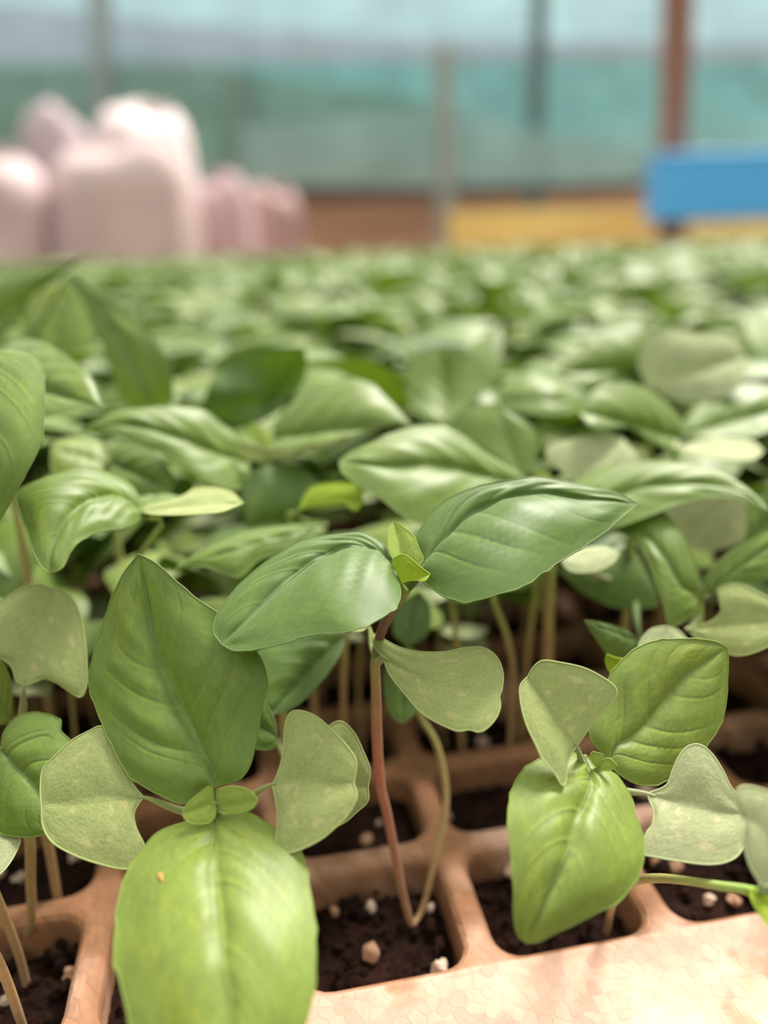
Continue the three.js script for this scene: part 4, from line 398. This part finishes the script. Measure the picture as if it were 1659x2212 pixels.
{"name":"G2","label":"straight tan seedling stem in the gap, middle of the three behind the central seedling","r":0.6,"stem":[[27.01,42.57,-131.39],[28.1,35.67,-132.16],[27.95,27.27,-133.45],[27.35,17.65,-134.32],[26.82,-5.5,-135.52]],"leaves":[{"k":"t","m":"mid","A":[[24.22,43.55,-135.19],[20.91,44.15,-133.46]],"M":[[26.5,42.58,-131.4],[23.63,43.23,-130.93],[20.78,43.87,-130.45],[17.87,44.53,-129.96]],"B":[[22.97,42.81,-127.62],[20.07,43.57,-127.73]]},{"k":"t","m":"mid","A":[[31.61,42.96,-137.08],[34.73,42.99,-137.22]],"M":[[27.52,42.56,-131.39],[30.38,42.63,-132.47],[33.28,42.72,-133.54],[36.31,42.81,-134.66]],"B":[[29.94,42.31,-129.14],[33.26,42.43,-130.81]]}],"extra":[]},
{"name":"G3","label":"reddish seedling stem in the gap, nearest to the compact right seedling","r":0.6,"stem":[[29.66,46.3,-126.34],[29.95,38.91,-126.93],[30.24,29.98,-128.05],[30.86,19.29,-129.6],[31.75,-5.5,-131.44]],"leaves":[{"k":"t","m":"mid","A":[[27.1,47.22,-130.12],[23.87,47.8,-128.38]],"M":[[29.17,46.31,-126.35],[26.4,46.94,-125.87],[23.64,47.56,-125.38],[20.84,48.19,-124.89]],"B":[[25.66,46.55,-122.58],[22.88,47.28,-122.67]]},{"k":"t","m":"mid","A":[[34.26,46.65,-132.01],[37.25,46.68,-132.15]],"M":[[30.15,46.29,-126.34],[32.93,46.36,-127.41],[35.74,46.43,-128.49],[38.68,46.52,-129.6]],"B":[[32.39,46.06,-124.1],[35.62,46.17,-125.76]]}],"extra":[]},
{"name":"G4","label":"seedling stem rising behind the bare stem of the tall central seedling","r":0.6,"stem":[[9.76,39.85,-128.32],[11.87,34.17,-128.45],[12.87,25.78,-129.75],[13.68,14.8,-131.2],[14.64,-5.5,-132.69]],"leaves":[{"k":"t","m":"mid","A":[[6.62,40.72,-132.08],[3.57,41.37,-130.37]],"M":[[9.26,39.87,-128.33],[6.5,40.53,-127.86],[3.77,41.18,-127.39],[0.98,41.85,-126.9]],"B":[[6.2,40.2,-124.59],[3.36,40.96,-124.69]]},{"k":"t","m":"mid","A":[[13.68,40.08,-133.95],[16.74,40.11,-134.09]],"M":[[10.26,39.84,-128.32],[12.97,39.89,-129.38],[15.71,39.94,-130.45],[18.57,40.0,-131.56]],"B":[[12.89,39.66,-126.09],[15.98,39.73,-127.74]]}],"extra":[]},
{"name":"G5","label":"seedling stem in the shade left of the bare central stem","r":0.6,"stem":[[-5.04,42.77,-120.87],[-6.87,34.26,-122.13],[-7.86,26.11,-123.51],[-8.66,15.4,-125.06],[-9.06,-5.5,-126.65]],"leaves":[{"k":"t","m":"mid","A":[[-8.33,43.51,-124.58],[-11.02,44.16,-122.87]],"M":[[-5.51,42.79,-120.87],[-8.04,43.42,-120.4],[-10.54,44.06,-119.92],[-13.1,44.7,-119.43]],"B":[[-8.0,43.19,-117.16],[-10.66,43.91,-117.25]]},{"k":"t","m":"mid","A":[[-1.88,42.86,-126.44],[1.0,42.88,-126.58]],"M":[[-4.56,42.76,-120.87],[-2.11,42.78,-121.92],[0.37,42.8,-122.98],[2.97,42.84,-124.07]],"B":[[-1.88,42.64,-118.66],[0.88,42.67,-120.29]]}],"extra":[]}
];
const mm = (a) => new THREE.Vector3(a[0] / 1000, TOP + a[1] / 1000, a[2] / 1000);
const LEAFNAME = { t: 'true_leaf', c: 'cotyledon', b: 'bud_leaf' };
// a plain leaf in its own frame: base at the origin, growing along +x, rising then drooping
function plainLeaf(len, width, droop, fold, kind, res = [12, 4], rim = 0) {
  const A = [], B = [], M = [new THREE.Vector3(0, 0, 0)], pt = (x, s) => new THREE.Vector3(x * len, len * (0.34 * x - droop * x * x) - Math.abs(s) * width * fold * 0.5 * (kind === 'c' ? 0.5 : 1), s * width / 2);
  const prof = kind === 't' ? [[0.06, 0.30], [0.16, 0.66], [0.3, 0.93], [0.44, 1], [0.6, 0.88], [0.76, 0.60], [0.9, 0.26]] : [[-0.02, 0.5], [-0.06, 0.85], [0.2, 0.98], [0.5, 1], [0.8, 0.84], [0.97, 0.5], [1.03, 0.22]];
  for (const [x, s] of prof) { A.push(pt(x, -s)); B.push(pt(x, s)); }
  for (const x of [0.2, 0.4, 0.6, 0.8, 1]) M.push(pt(x, 0));
  return leafGeometry(A, M, B, { rows: res[0], half: res[1], kind, rim, relief: 0.7 });
}
const heroBases = [];
for (const h of HERO) {
  const base = mm(h.stem[h.stem.length - 1]), loc = (a) => mm(a).sub(base); heroBases.push(base);
  const o = thing('basil_seedling', h.label, 'seedling', base.toArray(), 'basil seedlings in the tray');
  const sp = h.stem.map(loc), r = h.r / 1000;
  part('stem', taperTube(sp, [r * 0.95, r * 0.85, r * 1.0, r * 0.95, r * 0.9, r * 0.8], 40, 12), h.name === 'P1' ? SM.red : SM.pale, o);
  delete h.name;
  for (const l of h.leaves) {
    const A = l.A.map(loc), M = l.M.map(loc), B = l.B.map(loc);
    const blade = leafGeometry(A, M, B, { rows: l.k === 'b' ? 20 : 44, half: l.k === 'b' ? 7 : 14, kind: l.k === 't' ? 't' : 'c', rim: l.k === 'b' ? 0.00007 : 0.0001 });
    const p0 = l.p ? loc(l.p) : sp[0], m0 = M[0], mid = p0.clone().lerp(m0, 0.5).add(new THREE.Vector3(0, -0.0006, 0)), inn = M[0].clone().lerp(M[1], 0.25);
    const pet = taperTube([p0, mid, m0, inn], [0.0006, 0.00055, 0.0004, 0.00012], 14, 7); { const q = pet.getAttribute('uv'); for (let i = 0; i < q.count; i++) q.setXY(i, 0.5 + 0.02 * q.getX(i), 0.1); }
    part('petiole', pet, LM[l.m], part(LEAFNAME[l.k], blade, LM[l.m], o));
  }
  for (const [az, len, droop] of h.extra) { const g = plainLeaf(len / 1000, len / 1500, droop, 0.2, 't', [24, 8], 0.00015), m = part('true_leaf', g, LM.mid, o); m.position.copy(sp[0]); m.rotation.y = az * Math.PI / 180; }
}

{ // a husk fragment lying on the drooping foreground leaf
  scene.updateMatrixWorld(true);
  const leaf = scene.children.find((o) => o.userData.label?.startsWith('large foreground basil')).children.filter((c) => c.name.startsWith('true_leaf'))[1];
  const eye = camera.position.clone(), dir = V3([-0.026,0.831,-0.068]).sub(eye).normalize(), hit = new THREE.Raycaster(eye, dir).intersectObject(leaf, false)[0];
  if (hit) {
    const n = hit.face.normal.clone(); if (n.dot(dir) > 0) n.negate();
    const m = tagMesh('seed_husk', 'tiny tan husk fragment stuck on the hanging foreground leaf', 'husk', lump(2, 17, 0.3), new THREE.MeshStandardMaterial({ color: '#b98a4a', roughness: 0.8 }));
    m.position.copy(hit.point).addScaledVector(n, 0.0001); m.quaternion.setFromUnitVectors(new THREE.Vector3(0, 1, 0), n); m.rotateY(0.5); m.scale.set(0.0003, 0.00018, 0.0006);
  }
}

// ---------------------------------------------------------------- the seedlings behind
function seedlingParts(v) {                              // [name, geometry, material] of one seedling with its foot at the origin
  const keep = seed; seed = 900 + v * 31; const H = rr(0.052, 0.062), lx = rr(-0.004, 0.004), lz = rr(-0.004, 0.004), out = [];
  const tip = new THREE.Vector3(lx, H, lz);
  out.push(['stem', taperTube([tip, new THREE.Vector3(lx * 0.7 + 0.001, H * 0.66, lz * 0.6), new THREE.Vector3(lx * 0.2, H * 0.33, lz * 0.2 + 0.0008), new THREE.Vector3(0, -0.004, 0)], [0.0006, 0.00065, 0.0006], 10, 6), SM.pale]);
  const az = rr(0, 6.28), place = (g, y, a, up) => { g.rotateZ(up); g.rotateY(a); g.translate(lx * y, H * y, lz * y); return g; };
  const tone = ['mid', 'light', 'mid', 'deep', 'light', 'mid'][v % 6];
  for (const k of [0, 1]) { const len = rr(0.029, 0.039); const g = plainLeaf(len, len * rr(0.64, 0.8), rr(0.25, 0.75), rr(-0.35, 0.6), 't', [14, 5]); g.translate(0.002, 0, 0); out.push(['true_leaf', place(g, 1, az + k * Math.PI + rr(-0.3, 0.3), rr(-0.15, 0.75)), LM[tone]]); }
  for (const k of [0, 1]) { const len = rr(0.011, 0.014); const g = plainLeaf(len, len * rr(1.2, 1.4), rr(0.1, 0.45), 0.15, 'c', [9, 4]); g.translate(0.005, 0, 0); out.push(['cotyledon', place(g, rr(0.72, 0.82), az + Math.PI / 2 + k * Math.PI + rr(-0.3, 0.3), rr(0, 0.4)), LM.cotp]); }
  for (const k of [0, 1]) { const len = rr(0.005, 0.008); out.push(['bud_leaf', place(plainLeaf(len, len * 0.6, 0.2, 0.3, 't', [8, 3]), 1, az + Math.PI / 2 + k * Math.PI, rr(0.5, 0.9)), LM.bud]); }
  seed = keep; return out;
}
const KINDS = 8, PROTO = []; for (let v = 0; v < KINDS; v++) PROTO.push(seedlingParts(v));
const protoGroups = PROTO.map((ps) => { const o = new THREE.Group(); for (const [n, g, m] of ps) part(n, g, m, o); return o; });
const placements = [];
for (const c of CELLS) {
  const n = c.d < 0.24 ? 3 : rnd() < 0.62 ? 2 : 1;
  for (let k = 0; k < n; k++) {
    const p = bedPoint(c.u + rr(-0.0075, 0.0075), c.w + rr(-0.005, 0.005), -0.005), s = rr(0.86, 1.08), a = rr(0, 6.28), v = Math.floor(rr(0, KINDS));
    const d = Math.hypot(p.x, p.z); const seen = inView(p, d < 0.15 ? 0.04 : 0.012); if (seen ? d < 0.132 : d < 0.09) continue;
    let sc = s * (0.98 + 0.10 * smooth(0.25, 0.6, d));
    if (d < 0.205) { if (heroBases.some((b) => Math.hypot(b.x - p.x, b.z - p.z) < 0.007)) continue; if (p.x > 0.035 && p.x < 0.08 && d < 0.165) continue; sc *= d < 0.168 ? 0.68 : 0.84; }
    placements.push({ p, a, v, sc, d: d + (seen ? 0 : 10) });
  }
}
placements.sort((a, b) => a.d - b.d);
const NEAR = 300 - HERO.length;
placements.slice(0, NEAR).forEach(({ p, a, v, sc }) => {
  const o = protoGroups[v].clone(); o.name = numbered('basil_seedling'); scene.add(o); o.position.copy(p); o.rotation.y = a; o.scale.setScalar(sc);
  o.userData = { label: 'soft focus basil seedling in the dense rows behind the foreground seedlings', category: 'seedling', group: 'basil seedlings in the rows behind' };
});
{ // everything farther back, too many to count
  const rest = placements.slice(NEAR), o = new THREE.Group(); o.name = 'seedling_carpet'; scene.add(o);
  o.userData = { label: 'dense blurred carpet of basil seedlings reaching to the far end of the bed', category: 'seedlings', kind: 'stuff' };
  for (let v = 0; v < KINDS; v++) {
    const mine = rest.filter((r) => r.v === v); if (!mine.length) continue;
    const g = mergeGeometries(PROTO[v].map((x) => x[1]), true), im = shadowed(new THREE.InstancedMesh(g, PROTO[v].map((x) => x[2]), mine.length)); im.name = 'seedlings'; im.userData = { kind: 'stuff' };
    const m = new THREE.Matrix4(), q = new THREE.Quaternion(); mine.forEach(({ p, a, sc }, i) => im.setMatrixAt(i, m.compose(p, q.setFromAxisAngle(new THREE.Vector3(0, 1, 0), a), new THREE.Vector3(sc, sc, sc))));
    o.add(im);
  }
}
renderer.render(scene, camera);
